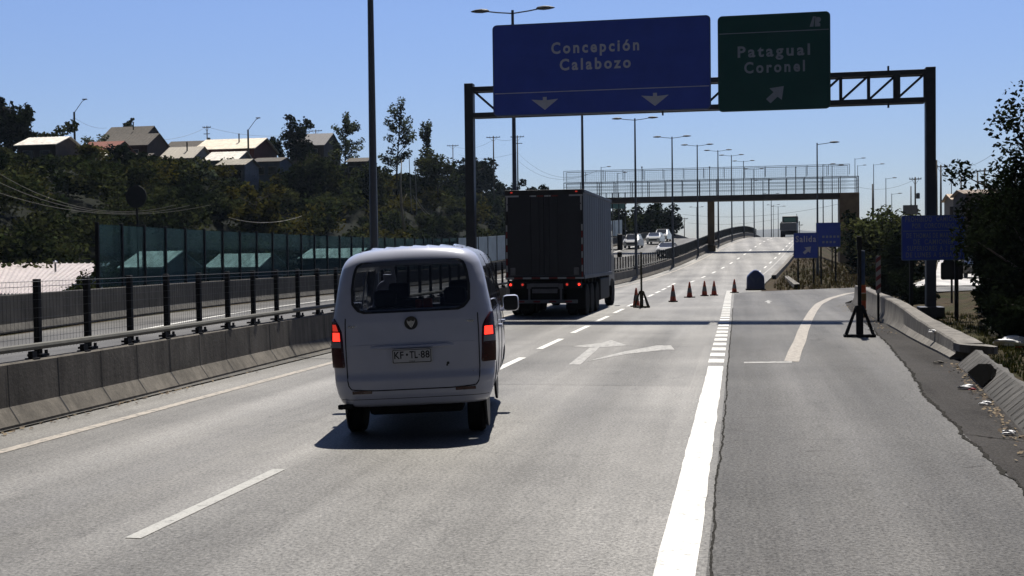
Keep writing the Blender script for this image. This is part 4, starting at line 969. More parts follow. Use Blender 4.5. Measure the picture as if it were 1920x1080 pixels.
q = MB(); q.bbox((.10, .07, .89), (.10, .03, .17), .01).bbox((.11, .07, .52), (.10, .03, .18), .01); q.build('ochre_board', mat('ochre_board', (.20, .11, .03), .7, 0, .2, 7), t)
q = MB(); q.bbox((0, .02, 2.1), (.11, .1, .3), .01); q.build('cap', MT['dark'], t)
# striped marker behind the barrier
Y = 33.5; p = at(1629, 545, Y); t = thing('hazard_marker', 'narrow striped hazard marker standing behind the right barrier', 'marker', (p.x + .25, Y, 0))
q = MB(); q.box((0, .03, .65), (.06, .04, 1.3)); q.build('stake', MT['dark'], t)
q = MB(); q.bbox((0, 0, 1.28), (.13, .02, 1.0), .004); q.build('board', MT['hazwhite'], t)
q = MB()
for k in range(4): z = .84 + k * .25; q.plate([(-.063, z), (.063, z + .1), (.063, z + .21), (-.063, z + .11)], -.015, -.0105)
q.build('stripe', MT['hazred'], t)
# navy gore marker: an arched V-shaped shield
x, y = g(1417, 544); t = thing('gore_marker', 'navy blue arched plastic shield at the exit gore, right of the cones', 'gore marker', (x, y, 0))
q = MB(); W = .46
def arch(wd, hh): return [(-wd, 0), (-wd * .95, hh * .60), (-wd * .88, hh * .70), (-wd * .6, hh * .84), (-wd * .3, hh * .95), (-wd * .12, hh * .99), (0, hh), (wd * .12, hh * .99), (wd * .3, hh * .95), (wd * .6, hh * .84), (wd * .88, hh * .70), (wd * .95, hh * .60), (wd, 0)]
A0 = arch(.46, 1.05)
rows = [[Vector((a * 1.03, .7, b)) for a, b in A0], [Vector((a, .1, b)) for a, b in A0], [Vector((a * .94, 0, b * .97)) for a, b in A0]]
q.strip(rows); n = len(A0); q.add([Vector((a * .94, 0, b * .97)) for a, b in A0] + [Vector((0, -.09, .02)), Vector((0, -.09, .75))], [(i, i + 1, n + 1) for i in range(n - 1)] + [(0, n + 1, n), (n - 1, n, n + 1)])
q.add([Vector((a * 1.03, .7, b)) for a, b in A0], [tuple(range(n))]); q.build('shield', MT['navy'], t, smooth=30)
q = MB()
for s in (-1, 1): q.prism([(s * .06, .35), (s * .06, .55), (s * .28, .78), (s * .28, .58)], lambda a, b: (a, -.10, b), lambda a, b: (a, -.01, b))
q.build('chevron', mat('chevron_grey_blue', (.05, .07, .15), .5, 0, .1, 5), t)
q = MB(); q.bbox((0, .3, .03), (1.02, .9, .06), .01); q.build('base', MT['black'], t)

# ------------------------------------------------------------------ roadside signs
def post_sign(name, label, px0, py0, px1, py1, Y, face, rim, posts, gz):
    a = at(px0, py0, Y); b = at(px1, py1, Y); t = thing(name, label, 'road sign', ((a.x + b.x) / 2, Y, gz)); W, H = b.x - a.x, a.z - b.z; z0 = (at((px0 + px1) / 2, py1, Y).z) - gz
    q = MB(); q.plate(rrect(W, H, .05), 0, .03, 0, (0, z0 + H / 2)); q.build('panel', rim, t)
    q = MB(); q.plate(rrect(W - .05, H - .05, .03), -.005, -.001, 0, (0, z0 + H / 2)); q.build('face', face, t)
    for dx in posts: q = MB(); q.bbox((dx * W, .085, (z0 + H) / 2 - .2), (.10, .10, z0 + H + .3), .008); q.build('post', MT['dark'], t)
    return t, W, H, z0
t, W, H, z0 = post_sign('exit_sign', 'square blue Salida sign with white arrow at the exit gore', 1488, 437, 1534, 484, 71, MT['blue'], MT['rimblue'], (-.32, .32), -.1)
q = MB(); put_text(q, 'Salida', 0, z0 + H * .64, -.009, W * .84, .5, 1.2, .02); q.build('lettering', MT['letter'], t)
q = MB(); q.plate([(a * .9, b * .9) for a, b in ar2], -.009, -.006, 0, (.05, z0 + H * .3)); q.build('arrow', MT['letter'], t)
t, W, H, z0 = post_sign('blue_notice_sign', 'tall blue sign partly hidden behind the Salida sign', 1530, 418, 1576, 463, 76, MT['blue'], MT['rimblue'], (-.3, .3), -.1)
q = MB()
for k in range(2):
    for i in range(5 - k): q.box((-W * .2 + i * .22, -.007, z0 + H * (.42 - .22 * k)), (.13, .004, .13))
q.build('lettering', MT['letter_dim'], t)
t, W, H, z0 = post_sign('blue_prohibition_sign', 'wide blue sign with six rows of small capitals, right of the gantry post', 1690, 405, 1810, 488, 35.4, MT['blue'], MT['rimblue'], (-.34, .37), 0)
q = MB()
for k, (s, wd) in enumerate([('PROHIBIDO  CAMIONES', .88), ('POR  CORCOVADO', .66), ('DE THOMAS DE MARTES A', .84), ('DE  CAMIONES', .62), ('SUPERIORES A 2 EJES', .82), ('DE LUNES A SABADO', .86)]):
    put_text(q, s, 0, z0 + H * (.86 - [0, .145, .36, .50, .645, .79][k]), -.009, W * wd, H * .115 * 1.35, 1.2, .02)
q.box((0, -.008, z0 + H * .60 + .07), (W - .1, .004, .02)); q.build('lettering', mat('small_sign_lettering', (.26, .30, .46), .6, 0, .1, 4), t)
Y = 47; p = at(1785, 510, Y); t = thing('small_sign', 'dark back of a small square sign below the wide blue sign', 'road sign', (p.x, Y, 0))
z = at(1785, 508, Y).z
q = MB(); q.plate(rrect(.80, .66, .08), 0, .03, 0, (0, z)); q.build('panel', MT['dark'], t)
q = MB(); q.tube([(0, .06, -.2), (0, .06, z + .3)], .04, 8); q.build('post', MT['dark'], t)
q = MB()
for k in range(7): a = k * .9; q.plate([(.09 * math.cos(j * 1.05), .09 * math.sin(j * 1.05)) for j in range(6)], .0 - .02, .05, 0, (-.12 + .12 * math.cos(a), z + .32 + .08 * math.sin(a)))
q.build('signal_cap', MT['dark'], t)
Y = 75; p = at(1707, 393, Y); t = thing('grey_board', 'small grey far board left of the gantry post', 'road sign', (p.x, Y, 0))
q = MB(); q.plate(rrect(.85, .55, .03), 0, .04, 0, (0, p.z)); q.build('panel', MT['signback'], t)
q = MB(); q.tube([(0, .07, -.2), (0, .07, p.z + .2)], .05, 8); q.build('post', MT['dark'], t)
Y = 42; p = at(255, 369, Y); t = thing('round_sign', 'round grey back of a sign on a pole behind the teal screen', 'road sign', (p.x, Y, -.5))
q = MB(); q.lathe([(.43, 0), (.43, .02)], (0, 0, p.z + .5), 'y', 32); q.build('disc', mat('sign_back_dull', (.055, .056, .062), .7, 0, .15, 5), t)
q = MB(); q.tube([(0, .06, -.5), (0, .06, p.z + .9)], .04, 8); q.build('post', MT['dark'], t)

# ------------------------------------------------------------------ foliage
def leaf(mb, c, s, rn, mi=0):
    a = rn.uniform(0, 6.283); b = rn.uniform(-.9, .9); d = Vector((math.cos(a) * math.cos(b), math.sin(a) * math.cos(b), math.sin(b)))
    e = d.cross(Vector((rn.uniform(-1, 1), rn.uniform(-1, 1), rn.uniform(-1, 1)))).normalized() * s * .38; d = d * s * .7
    o = len(mb.v); mb.v += [c - d, c + e, c + d, c - e]; mb.f.append((o, o + 1, o + 2, o + 3)); mb.m.append(mi)
def clump(mb, c, r, n, s, rn, mi=0):
    for _ in range(n):
        v = Vector((rn.gauss(0, 1), rn.gauss(0, 1), rn.gauss(0, 1))); v.normalize(); v *= rn.random() ** .45
        leaf(mb, Vector((c[0] + v.x * r[0], c[1] + v.y * r[1], c[2] + v.z * r[2])), s * rn.uniform(.6, 1.4), rn, mi)
def crown(mb, c, r, nc, n, s, rn, mi=0, fill=.42):
    """clumps spread through an ellipsoid"""
    for _ in range(nc):
        v = Vector((rn.gauss(0, 1), rn.gauss(0, 1), rn.gauss(0, 1))); v.normalize(); v *= rn.uniform(.25, 1.)
        k = rn.uniform(.6, 1.25) * fill; clump(mb, (c[0] + v.x * r[0] * .8, c[1] + v.y * r[1] * .8, c[2] + v.z * r[2] * .8), (r[0] * k, r[1] * k, r[2] * k * .8), n, s, rn, mi)
def tree(name, label, cat, base, h, rx, m, seed, tr=.12, nc=26, n=70, s=.35, crown_from=.3, ry=None, group=None, slim=False, bark='bark', lean=0):
    rn = random.Random(seed); t = thing(name, label, cat, base, 0, group); ry = ry or rx
    q = MB(); H = h
    q.tube([(0, 0, -.4), (lean * .2, 0, H * .3), (lean * .6, rn.uniform(-.1, .1), H * .6), (lean, 0, H * .92)], [tr, tr * .8, tr * .5, tr * .12], 7)
    tips = []
    for k in range(9 if not slim else 22):
        z = H * rn.uniform(crown_from * .8, .85); a = rn.uniform(0, 6.283); L = rx * rn.uniform(.55, 1.) * (1.35 - z / H if slim else 1)
        tip = Vector((math.cos(a) * L + lean * z / H, math.sin(a) * L * ry / rx, z + H * rn.uniform(.08, .2))); tips.append(tip)
        q.tube([(lean * z / H, 0, z), tip * .55 + Vector((lean * z / H * .45, 0, z * .45)), tip], [tr * .42, tr * .25, tr * .06], 5)
    q.build('trunk', MT[bark], t, smooth='all')
    q = MB()
    if slim:
        for tip in tips + [Vector((lean, 0, H * .93)), Vector((lean * .9, 0, H * .8)), Vector((lean * 1.05, 0, H * .99))]:
            for f in (.4, .7, 1.):
                c = Vector((lean * tip.z / H, 0, tip.z * .85)).lerp(tip, f); clump(q, c, (rx * .2, ry * .2, H * .05), n, s, rn)
    else:
        crown(q, (lean * .6, 0, H * (crown_from + 1) / 2), (rx, ry, H * (1 - crown_from) / 2), nc, n, s, rn)
        for tip in tips: clump(q, tip, (rx * .3, ry * .3, rx * .25), n, s, rn)
    q.build('crown', MT[m], t, recalc=False); return t
def tb(px, py_top, Y, gz=None):
    p = at(px, py_top, Y); z = terr(p.x - cx(Y), Y) if gz is None else gz; return Vector((p.x, Y, z - .1)), p.z - z
# skyline trees on the left hill
b, h = tb(18, 180, 118); tree('broadleaf_tree', 'large dark round-headed tree at the left edge above the hillside', 'tree', b, h, 2.6, 'leaf_dark', 11, .25, 40, 90, .42, .25)
b, h = tb(556, 216, 158); tree('poplar_tree', 'dark pointed tree in front of the grey gabled house', 'tree', b, h, 2.1, 'leaf_dark', 12, .18, 34, 60, .34, .2)
b, h = tb(645, 212, 165); tree('poplar_tree', 'pale green slender tree left of the tall lamp pole', 'tree', b, h, 3.0, 'leaf_poplar', 13, .14, 20, 24, .30, .2, slim=True, lean=.3)
b, h = tb(740, 185, 172); tree('poplar_tree', 'tallest slender airy tree right of the tall lamp pole', 'tree', b, h, 3.4, 'leaf_poplar', 14, .16, 20, 26, .32, .2, slim=True, lean=1.0)
b, h = tb(800, 232, 180); tree('poplar_tree', 'short slender tree left of the gantry post', 'tree', b, h, 2.4, 'leaf_poplar', 15, .13, 20, 26, .32, .3, slim=True, lean=.2)
b, h = tb(512, 252, 160); tree('broadleaf_tree', 'small dark tree right of the dark red house', 'tree', b, h, 1.5, 'leaf_dark', 16, .15, 16, 60, .36, .4)
b, h = tb(90, 238, 124); tree('broadleaf_tree', 'low bushy tree left of the hilltop street lamp', 'tree', b, h, 2.8, 'leaf', 17, .15, 24, 60, .36, .35)
b, h = tb(190, 248, 150); tree('broadleaf_tree', 'thin-leaved bush between hilltop lamp and grey-roofed house', 'tree', b, h, 2.6, 'leaf_poplar', 18, .12, 12, 30, .3, .5)
b, h = tb(243, 222, 165); tree('broadleaf_tree', 'small tree tip peeking over the grey-roofed house', 'tree', b, h, .9, 'leaf', 19, .1, 8, 40, .3, .7)
b, h = tb(880, 285, 215); tree('broadleaf_tree', 'dark dense tree at the hill end behind the gantry post', 'tree', b, h, 5.5, 'leaf_dark', 20, .3, 40, 90, .6, .1)
b, h = tb(935, 340, 235); tree('broadleaf_tree', 'low dark tree at the hill end beside a thin utility pole', 'tree', b, h, 4., 'leaf_dark', 21, .25, 30, 70, .55, .1)
b, h = tb(996, 340, 215); tree('broadleaf_tree', 'small tree peeping over the roof of the cargo truck', 'tree', b, h, 3., 'leaf_dark', 22, .2, 20, 60, .5, .3)
# trees right of the truck on the far left side of the opposite road
b, h = tb(1245, 388, 185, 3.2); tree('broadleaf_tree', 'dark round tree beyond the white cars on the opposite road', 'tree', b, h, 3.2, 'leaf_dark', 23, .2, 34, 80, .42, .05)
b, h = tb(1200, 385, 178, 3.0); tree('broadleaf_tree', 'dark tree under the footbridge deck behind the pale panels', 'tree', b, h, 3.2, 'leaf_dark', 24, .2, 34, 70, .42, .05)
b, h = tb(1150, 380, 172, 2.6); tree('broadleaf_tree', 'brownish tree next to the cargo truck below the footbridge', 'tree', b, h, 3.6, 'leaf', 25, .2, 34, 70, .42, .05)
# right side
b, h = tb(1652, 368, 76, 0); tree('feathery_tree', 'feathery yellow-green tree right of the footbridge pillar', 'tree', b, h, 1.9, 'leaf_willow', 26, .1, 50, 80, .2, .0)
b, h = tb(1620, 400, 84, 0); tree('broadleaf_tree', 'dark bush in front of the brown footbridge pillar', 'shrub', b, h, 1.9, 'leaf_dark', 27, .1, 30, 90, .22, .0)
b, h = tb(1690, 420, 60, 0); tree('broadleaf_tree', 'dark shrub at the left edge of the wide blue sign', 'shrub', b, h, 1.2, 'leaf_dark', 28, .08, 30, 80, .17, .0)
b, h = tb(1708, 396, 88, 0); tree('broadleaf_tree', 'dark shrub mass behind the right gantry post', 'shrub', b, h, 2.2, 'leaf_dark', 29, .1, 30, 90, .24, .0)
b, h = tb(1560, 415, 100, .4); tree('sparse_tree', 'sparse thin-twigged shrub between exit sign and footbridge pillar', 'shrub', b, h, 1.3, 'leaf_willow', 30, .06, 10, 22, .2, .3)
for i, (px, py, Y, rx, lb) in enumerate([(1962, 100, 31, 1.9, 'tall dark tree cut by the right edge of the photo'), (1930, 330, 36, 1.5, 'dark leafy tree below the tall one at the right edge'), (1898, 445, 41, 1.15, 'dark bush right of the wide blue sign'),
                                         (1935, 480, 30, 1.3, 'dark bush low at the right edge behind the flowers'), (1905, 440, 62, 1.2, 'dark bush behind the wide blue sign, left of the side road bank')]):
    b, h = tb(px, py, Y); tree('broadleaf_tree', lb, 'tree' if h > 4 else 'shrub', b, h, rx, 'leaf_dark', 40 + i, .12, 60, 190, .095, .08 if i else .05)
for i, (px, py, Y, rx, lb) in enumerate([(1668, 500, 52, .9, 'low dark bush just behind the far end of the right barrier'), (1722, 530, 46, .6, 'low dark bush at the foot of the right gantry post'), (1905, 300, 33, 1.5, 'dark tree filling the gap below the overhanging right edge tree'),
        (1915, 400, 37, 1.3, 'dark leafy bush between the blue sign and right edge trees'), (1925, 390, 50, 1.4, 'dark shrub behind the right corner of the wide blue sign'), (1945, 545, 26, 1.0, 'nearest dark bush at the right edge, above the white bag'), (1885, 545, 34, .9, 'dark bush right behind the white flowers')]):
    b, h = tb(px, py, Y); tree('broadleaf_tree', lb, 'tree' if h > 4 else 'shrub', b, h, rx, 'leaf_dark', 140 + i, .1, 60, 170, .10, .04)
# left scrub: one mass of undergrowth over the hillside
def scrub():
    rn = random.Random(77); q = MB()
    for k in range(800):
        Y = 44 + 221 * rn.random() ** 1.25; u = -27.5 - 44 * rn.random() ** .8
        x = u + cx(Y); pxx = 1385 + 2230 * x / Y
        if pxx < -140 or pxx > 990: continue
        z = terr(u, Y); hh = rn.uniform(1.2, 3.4) * (.8 if u > -36 else 1.15) ; 
        if u < -58: hh *= .62
        if u > -35 and Y < 92: continue
        r_ = hh * rn.uniform(.55, 1.0); s = .12 + .0019 * Y; mi = 0 if rn.random() < .35 else (1 if rn.random() < .75 else 2)
        n = int(130 * (1.35 if Y < 110 else .8))
        for j in range(4):
            cxx = (x + rn.uniform(-.6, .6) * r_, Y + rn.uniform(-.6, .6) * r_, z + hh * rn.uniform(.25, .8)); clump(q, cxx, (r_ * .62, r_ * .62, hh * .36), n, s, rn, mi)
    o = q.build('hillside_scrub', [MT['leaf_dark'], MT['leaf'], MT['leaf_yellow']], recalc=False); tag(o, kind='stuff'); o['label'] = 'dark tangled scrub covering the hillside on the left'
scrub()
tn = 0
for px, py, Y, rx, m in [(300, 300, 110, 2.6, 'leaf'), (370, 310, 118, 2.2, 'leaf_poplar'), (600, 280, 140, 3.2, 'leaf'), (690, 300, 150, 2.8, 'leaf'), (820, 285, 170, 3.4, 'leaf'), (240, 275, 112, 2.4, 'leaf_dark'), (480, 350, 100, 2.4, 'leaf_yellow'), (560, 300, 130, 2.8, 'leaf_dark')]:
    b, h = tb(px, py, Y); b.z += max(0, h - 6.5); h = min(h, 6.5)
    lb = ['big shrub under the grey-roofed house on the slope', 'pale shrub below the white-roofed house row', 'broad green tree below the pale slender tree', 'green tree half behind the tall lamp pole', 'olive tree below the short slender tree by the gantry', 'dark shrub under the rust-red roof', 'yellowing shrub low on the slope above the teal screen', 'dark tree below the pointed tree on the hill'][tn]
    tree('hillside_tree', lb, 'tree', b, h, rx, m, 60 + tn, .15, 30, 70, .34, .05); tn += 1
b, h = tb(154, 486, 40, -1.6); tree('garden_shrub', 'dark leafy shrub beside the low white corrugated roof', 'shrub', b, h, 1.1, 'leaf', 80, .06, 30, 70, .13, .05)
b, h = tb(20, 420, 62); tree('garden_shrub', 'rounded dark shrub at the left edge above the white roof', 'shrub', b, h, 2.4, 'leaf_dark', 81, .1, 34, 70, .24, .05)
# pale bare trunk on the slope
p0 = at(758, 420, 105); p1 = at(751, 345, 105); t = thing('bare_tree', 'pale bare tree trunk on the slope left of the gantry post', 'tree', p0)
q = MB(); d = p1 - p0; q.tube([(0, 0, -.6), d * .45 + Vector((-.12, 0, 0)), d, d + Vector((.15, 0, 2.2))], [.16, .13, .09, .03], 7); q.tube([d * .5, d * .7 + Vector((.5, 0, .2))], [.06, .02], 5); q.build('trunk', MT['palebark'], t, smooth='all')
for i, (a, b) in enumerate([((767, 292), (771, 366)), ((778, 296), (781, 372))]):
    p0 = at(*b, 106); p1 = at(*a, 106); t = thing('bare_pole', ['left', 'right'][i] + ' one of two thin pale poles beside the bare trunk', 'pole', p0)
    q = MB(); q.tube([(0, 0, -1.5), p1 - p0], [.045, .03], 6); q.build('shaft', MT['wirelit'], t)

# verge grass and weeds
def weeds(name, label, spots, seed, m, hs=(.08, .3)):
    rn = random.Random(seed); q = MB()
    for (x, y, z) in spots(rn):
        for _ in range(rn.randint(5, 9)):
            a = rn.uniform(0, 6.28); h = rn.uniform(*hs); w_ = .008 + h * .03; d = Vector((math.cos(a), math.sin(a), 0)); b = Vector((x + rn.uniform(-.06, .06), y + rn.uniform(-.06, .06), z - .02)); e = Vector((-d.y, d.x, 0)) * w_
            q.add([b - e, b + e, b + d * h * .35 + Vector((0, 0, h))], [(0, 1, 2)], 0 if rn.random() < .6 else 1)
    o = q.build(name, m, recalc=False); tag(o, label, None, None, 'stuff')
def sp1(rn):
    out = []
    for _ in range(3800):
        y = 9 + 30 * rn.random() ** 1.2; x = lerp_tab([(9, 3.5), (20, 4.35), (30, 4.4), (40, 4.7)], y) + 4.5 * rn.random() ** 1.6; out.append((x, y, terr(x, y)))
    return out
weeds('verge_grass', 'short mixed dry and green grass on the right verge', sp1, 5, [MT['leaf'], MT['leaf_yellow']], (.04, .16))
def sp2(rn):
    out = []
    for _ in range(2600):
        Y = rn.uniform(64, 125); u = 1.6 + 8 * rn.random() ** .8
        if Y < 76 and u + cx(Y) > lerp_tab(LB and [(60, 1.), (63, 3.2), (66, 6.0), (72, 14)], Y) - .6: continue
        out.append((u + cx(Y), Y, terr(u, Y)))
    return out
weeds('gore_weeds', 'dry brown weeds on the bank beyond the exit gore', sp2, 6, [foliage('dry_weed', (.045, .033, .016), (.07, .05, .025), .25), MT['leaf_yellow']], (.10, .38))
# kerb of the gore island
q = MB(); kp = [g(1492, 540), g(1478, 528), g(1466, 517)]; kp = [Vector((x, y, .0)) for x, y in kp] + [P(1.15, 84), P(1.1, 92), P(1.1, 104), P(1.1, 118)]
q.strip([[a + Vector((-.1, 0, 0)), a + Vector((-.08, 0, .2)), a + Vector((.22, 0, .22)), a + Vector((.24, 0, -.2))] for a in kp]); tag(q.build('island_kerb', MT['conc2']), 'pale concrete kerb edging the weedy gore island', 'kerb')
# white flowers shrub, trash, rubble
rn = random.Random(9)
x, y = 5.9, 27.5; z = terr(x, y); t = thing('flowering_shrub', 'low shrub dotted with white flowers on the right verge', 'shrub', (x, y, z))
q = MB(); clump(q, (0, 0, .2), (.65, .5, .3), 420, .09, rn); q.build('leaves', MT['leaf'], t, recalc=False)
q = MB()
for _ in range(95): c = Vector((rn.uniform(-.6, .55), rn.uniform(-.5, .2), rn.uniform(.1, .45))); q.lathe([(.005, -.008), (.026, 0), (.012, .014)], c, 'y', 6)
q.build('flower', MT['flower'], t); t.children[-1]['kind'] = 'stuff'
def blob(name, label, cat, loc, r, m, seed, sq=(1, 1, .6)):
    rn = random.Random(seed); bm = bmesh.new(); bmesh.ops.create_icosphere(bm, subdivisions=3, radius=1)
    ph_ = [(rn.uniform(2, 6), rn.uniform(2, 6), rn.uniform(2, 6), rn.uniform(0, 6)) for _ in range(5)]
    for v in bm.verts:
        k = 1 + sum(.10 * math.sin(a * v.co.x + b_ * v.co.y + c * v.co.z + d) for a, b_, c, d in ph_); v.co = Vector((v.co.x * sq[0], v.co.y * sq[1], max(-.3, v.co.z) * sq[2])) * r * k
    me = bpy.data.meshes.new(name); bm.to_mesh(me); bm.free(); me.materials.append(m); o = bpy.data.objects.new(name, me); COL.objects.link(o); o.location = loc; return tag(o, label, cat)
x, y = g(1897, 636, .12); blob('plastic_bag', 'crumpled white plastic bag on the grass at the right edge', 'litter', (x, y, terr(x, y) + .1), .24, MT['trash'], 3, (1.15, .8, .55))
x, y = g(1717, 640); blob('white_rubble', 'white scrap stuck on the face of the right barrier', 'litter', (3.70, 24.2, .33), .075, MT['trash'], 4)
for i, (px, py, lb, m, r_) in enumerate([(1814, 727, 'red and white crushed packet in the culvert mouth', MT['trash'], .07), (1848, 757, 'small white crumpled paper by the ribbed kerb', MT['trash'], .05), (1891, 812, 'flat white scrap nearest the camera along the kerb', MT['trash'], .05), (1760, 680, 'pale stone by the broken barrier end', MT['conc2'], .06), (1634, 617, 'white scrap on the asphalt beside the dark tripod post', MT['trash'], .06), (1910, 645, 'orange-tinted wrapper beside the plastic bag', MT['orange'], .05)]):
    x, y = g(px, py, .03); o = blob('litter_scrap', lb, 'litter', (x, y, (.03 if x < 4.2 else terr(x, y) + .04)), r_, m, 30 + i, (1.4, .7, .6))
x, y = g(1816, 729, .05); o = blob('litter_scrap', 'small red wrapper beside the white packet in the culvert mouth', 'litter', (x + .03, y - .08, .05), .035, mat('red_wrapper', (.35, .02, .03), .5, 0, .1, 9), 44, (1.4, .6, .6))
# ribbed drain kerb along the shoulder
t = thing('drain_kerb', 'tilted ribbed concrete drain kerb along the right shoulder', 'kerb', (0, 0, 0))
kb = [(2.2, 5), (2.62, 10.5), (2.80, 12.4), (3.05, 15), (3.30, 18.0), (3.52, 20.6)]
rn = random.Random(31); q = MB()
q.strip([[Vector((x, y, -.05)), Vector((x + .03, y, .03)), Vector((x + .17, y, .15 + rn.uniform(-.01, .01))), Vector((x + .30 + rn.uniform(-.015, .015), y, .26 + rn.uniform(-.012, .012))), Vector((x + .38 + rn.uniform(-.03, .03), y, .255 + rn.uniform(-.015, .015))), Vector((x + .5, y, .0))] for x, y in resamp(kb, 60)])
n = len(q.v); q.f += [(0, 1, 2, 3, 4, 5), tuple(range(n - 6, n))]; q.m += [0, 0]; q.build('kerb_body', MT['conc_dark'], t, smooth=30)
q = MB()
for x, y in resamp(kb, 46): q.strip([[Vector((x + .028, y - .012, .036)), Vector((x + .165, y - .012, .158)), Vector((x + .292, y - .012, .262))], [Vector((x + .028, y + .012, .036)), Vector((x + .165, y + .012, .158)), Vector((x + .292, y + .012, .262))]])
tag(q.build('groove', MT['crack'], t), kind='stuff')
q = MB(); q.prism([(17.0, .045), (17.05, .15), (17.5, .235), (18.3, .245), (18.9, .19), (19.0, .05)], lambda y, z: (3.30 + .083 * (y - 18) + z * 1.09 - .035, y, z), lambda y, z: (3.30 + .083 * (y - 18) + z * 1.09 + .02, y, z)); q.build('culvert_mouth', MT['hole'], t)
rn = random.Random(12); q = MB()
for k in range(900):
    f = rn.random()
    if f < .45: y = rn.uniform(9, 21); x = lerp_tab([(5, 2.2), (10.5, 2.62), (12.4, 2.8), (15, 3.05), (19, 3.45), (21, 3.62)], y) - abs(rn.gauss(0, .10))
    elif f < .6: y = rn.uniform(28, 44); x = 3.62 + .012 * (y - 26) - abs(rn.gauss(0, .25))
    else: y = rn.uniform(9, 40); x = -8.05 + abs(rn.gauss(0, .10)) - .22 * sm(12, 24, y)
    s = rn.uniform(.012, .04); a = rn.uniform(0, 3); d = Vector((math.cos(a), math.sin(a), rn.uniform(-.2, .4))) * s; e = Vector((-d.y, d.x, .01)) * .6; c = Vector((x, y, .018)); q.add([c - d, c + e, c + d, c - e], [(0, 1, 2, 3)], rn.randint(0, 1))
tag(q.build('leaf_litter', [mat('dead_leaf', (.06, .04, .022), .9, 0, .4, 8), mat('dead_leaf_pale', (.16, .12, .07), .9, 0, .4, 8)], recalc=False), 'dead leaves and grit along the road edges', None, None, 'stuff')

# ------------------------------------------------------------------ houses
def house(label, px0, px1, py_ridge, py_eave, Y, depth, wall, roof, py_base=None, rz=0, flip=False, gable_side=True, tilt=0, chimney=False, win=((.3, .4), (.7, .4))):
    """ridge runs along x; near roof slope faces the camera unless flip (ridge along y, gable to the camera)"""
    px1 = px1 - (depth * .22 * 2230 / Y if px0 < 700 and px1 - px0 > 70 else 0); a = at(px0, py_eave, Y); b = at(px1, py_eave, Y); zrg = at((px0 + px1) / 2, py_ridge, Y + (depth / 2 if not flip else 0)).z; W = (b - a).x; cxx = (a.x + b.x) / 2
    gz = terr(cxx - cx(Y), Y) - .8; ze = (a.z + b.z) / 2 - gz; zr_ = max(zrg - gz, ze + .25)
    t = thing('house', label, 'house', (cxx, Y, gz), rz, 'houses on the hillside'); D = depth
    q = MB()
    if not flip: pent = [(0, -.2), (0, ze), (D / 2, zr_), (D, ze), (D, -.2)]; q.prism(pent, lambda y, z: (-W / 2 + .25, y, z - .08), lambda y, z: (W / 2 - .25, y, z - .08))
    else: pent = [(-W / 2 + .25, -.2), (-W / 2 + .25, ze), (0, zr_), (W / 2 - .25, ze), (W / 2 - .25, -.2)]; q.prism(pent, lambda x, z: (x, 0, z - .08), lambda x, z: (x, D, z - .08))
    q.build('wall', wall, t)
    q = MB(); th_ = .08; ov = .3
    if not flip:
        s = (zr_ - ze) / (D / 2)
        for sg in (0, 1):
            e0 = (-ov, ze - s * ov) if sg == 0 else (D + ov, ze - s * ov)
            q.prism([e0, (D / 2, zr_), (D / 2, zr_ + th_), (e0[0], e0[1] + th_)], lambda y, z: (-W / 2, y, z), lambda y, z: (W / 2, y, z))
        nn = int(W / .45)
        for i in range(nn): xx = -W / 2 + (i + .5) * W / nn; q.tube([(xx, -ov, ze - s * ov + th_), (xx, D / 2, zr_ + th_)], .035, 4)
    else:
        s = (zr_ - ze) / (W / 2)
        for sg in (-1, 1): q.prism([(sg * (W / 2 + .05), ze - s * .05), (0, zr_), (0, zr_ + th_), (sg * (W / 2 + .05), ze - s * .05 + th_)], lambda x, z: (x, -ov, z), lambda x, z: (x, D + ov, z))
    rf = q.build('roof', roof, t)
    if chimney: q = MB(); q.tube([(W * .12, D * .3, zr_ - .6), (W * .12, D * .3, zr_ + .5)], .09, 8).lathe([(.16, 0), (.02, .14)], (W * .12, D * .3, zr_ + .5), 'z', 8); q.build('chimney', MT['dark'], rf)
    for fx, fz in win:
        xx = -W / 2 + W * fx; z = ze - 1.1; q = MB(); q.bbox((xx, -.02, z), (1.1, .08, 1.0), .01); f = q.build('window', MT['frame'], t); q = MB(); q.box((xx, -.07, z), (.95, .03, .85)); q.build('pane', MT['window'], f)
    return t
house('small house with bright white roof at the far left of the hilltop', 28, 130, 259, 271, 112, 5, MT['wallbrown'], MT['roofwhite'])
house('small house with rust-red roof beside the hilltop street lamp', 148, 215, 267, 281, 132, 5, MT['wallbrown'], MT['roofred'])
house('low shed with pale corrugated roof under the rust-red roof', 134, 192, 288, 300, 112, 3.5, MT['wallblue'], MT['roofwhite'])
house('upper brown house with grey shingle roof and wide gable', 186, 290, 239, 262, 160, 7, MT['wallbrown'], MT['roofgrey'], chimney=True)
house('lower brown house with grey shingle roof overlooking the shrubs', 190, 300, 253, 272, 142, 6, MT['wallbrown'], MT['roofgrey'])
house('grey house with long pale beige roof left of the red house', 297, 386, 277, 296, 138, 6, MT['wallgrey'], mat('beige_roof', (.34, .31, .26), .7, 0, .15, 3), chimney=True)
house('small grey gabled house behind the long beige roof', 303, 372, 266, 282, 160, 6, MT['wallgrey'], MT['roofgrey'])
house('large dark red house with bright cream roof on the hilltop', 362, 506, 262, 279, 150, 8, MT['wallred'], mat('cream_roof', (.68, .60, .47), .5, 0, .25, 1.5), chimney=True)
house('low shack with white roof in front of the dark red house', 380, 466, 286, 300, 134, 5, MT['wallgrey'], MT['roofwhite'])
house('narrow lean-to with pale edge right of the white shack', 470, 528, 297, 303, 136, 4, MT['wallblue'], MT['roofgrey'])
house('long low dark shed with grey roof under the grey shingle houses', 205, 290, 290, 300, 124, 4, MT['wallbrown'], MT['roofgrey'])
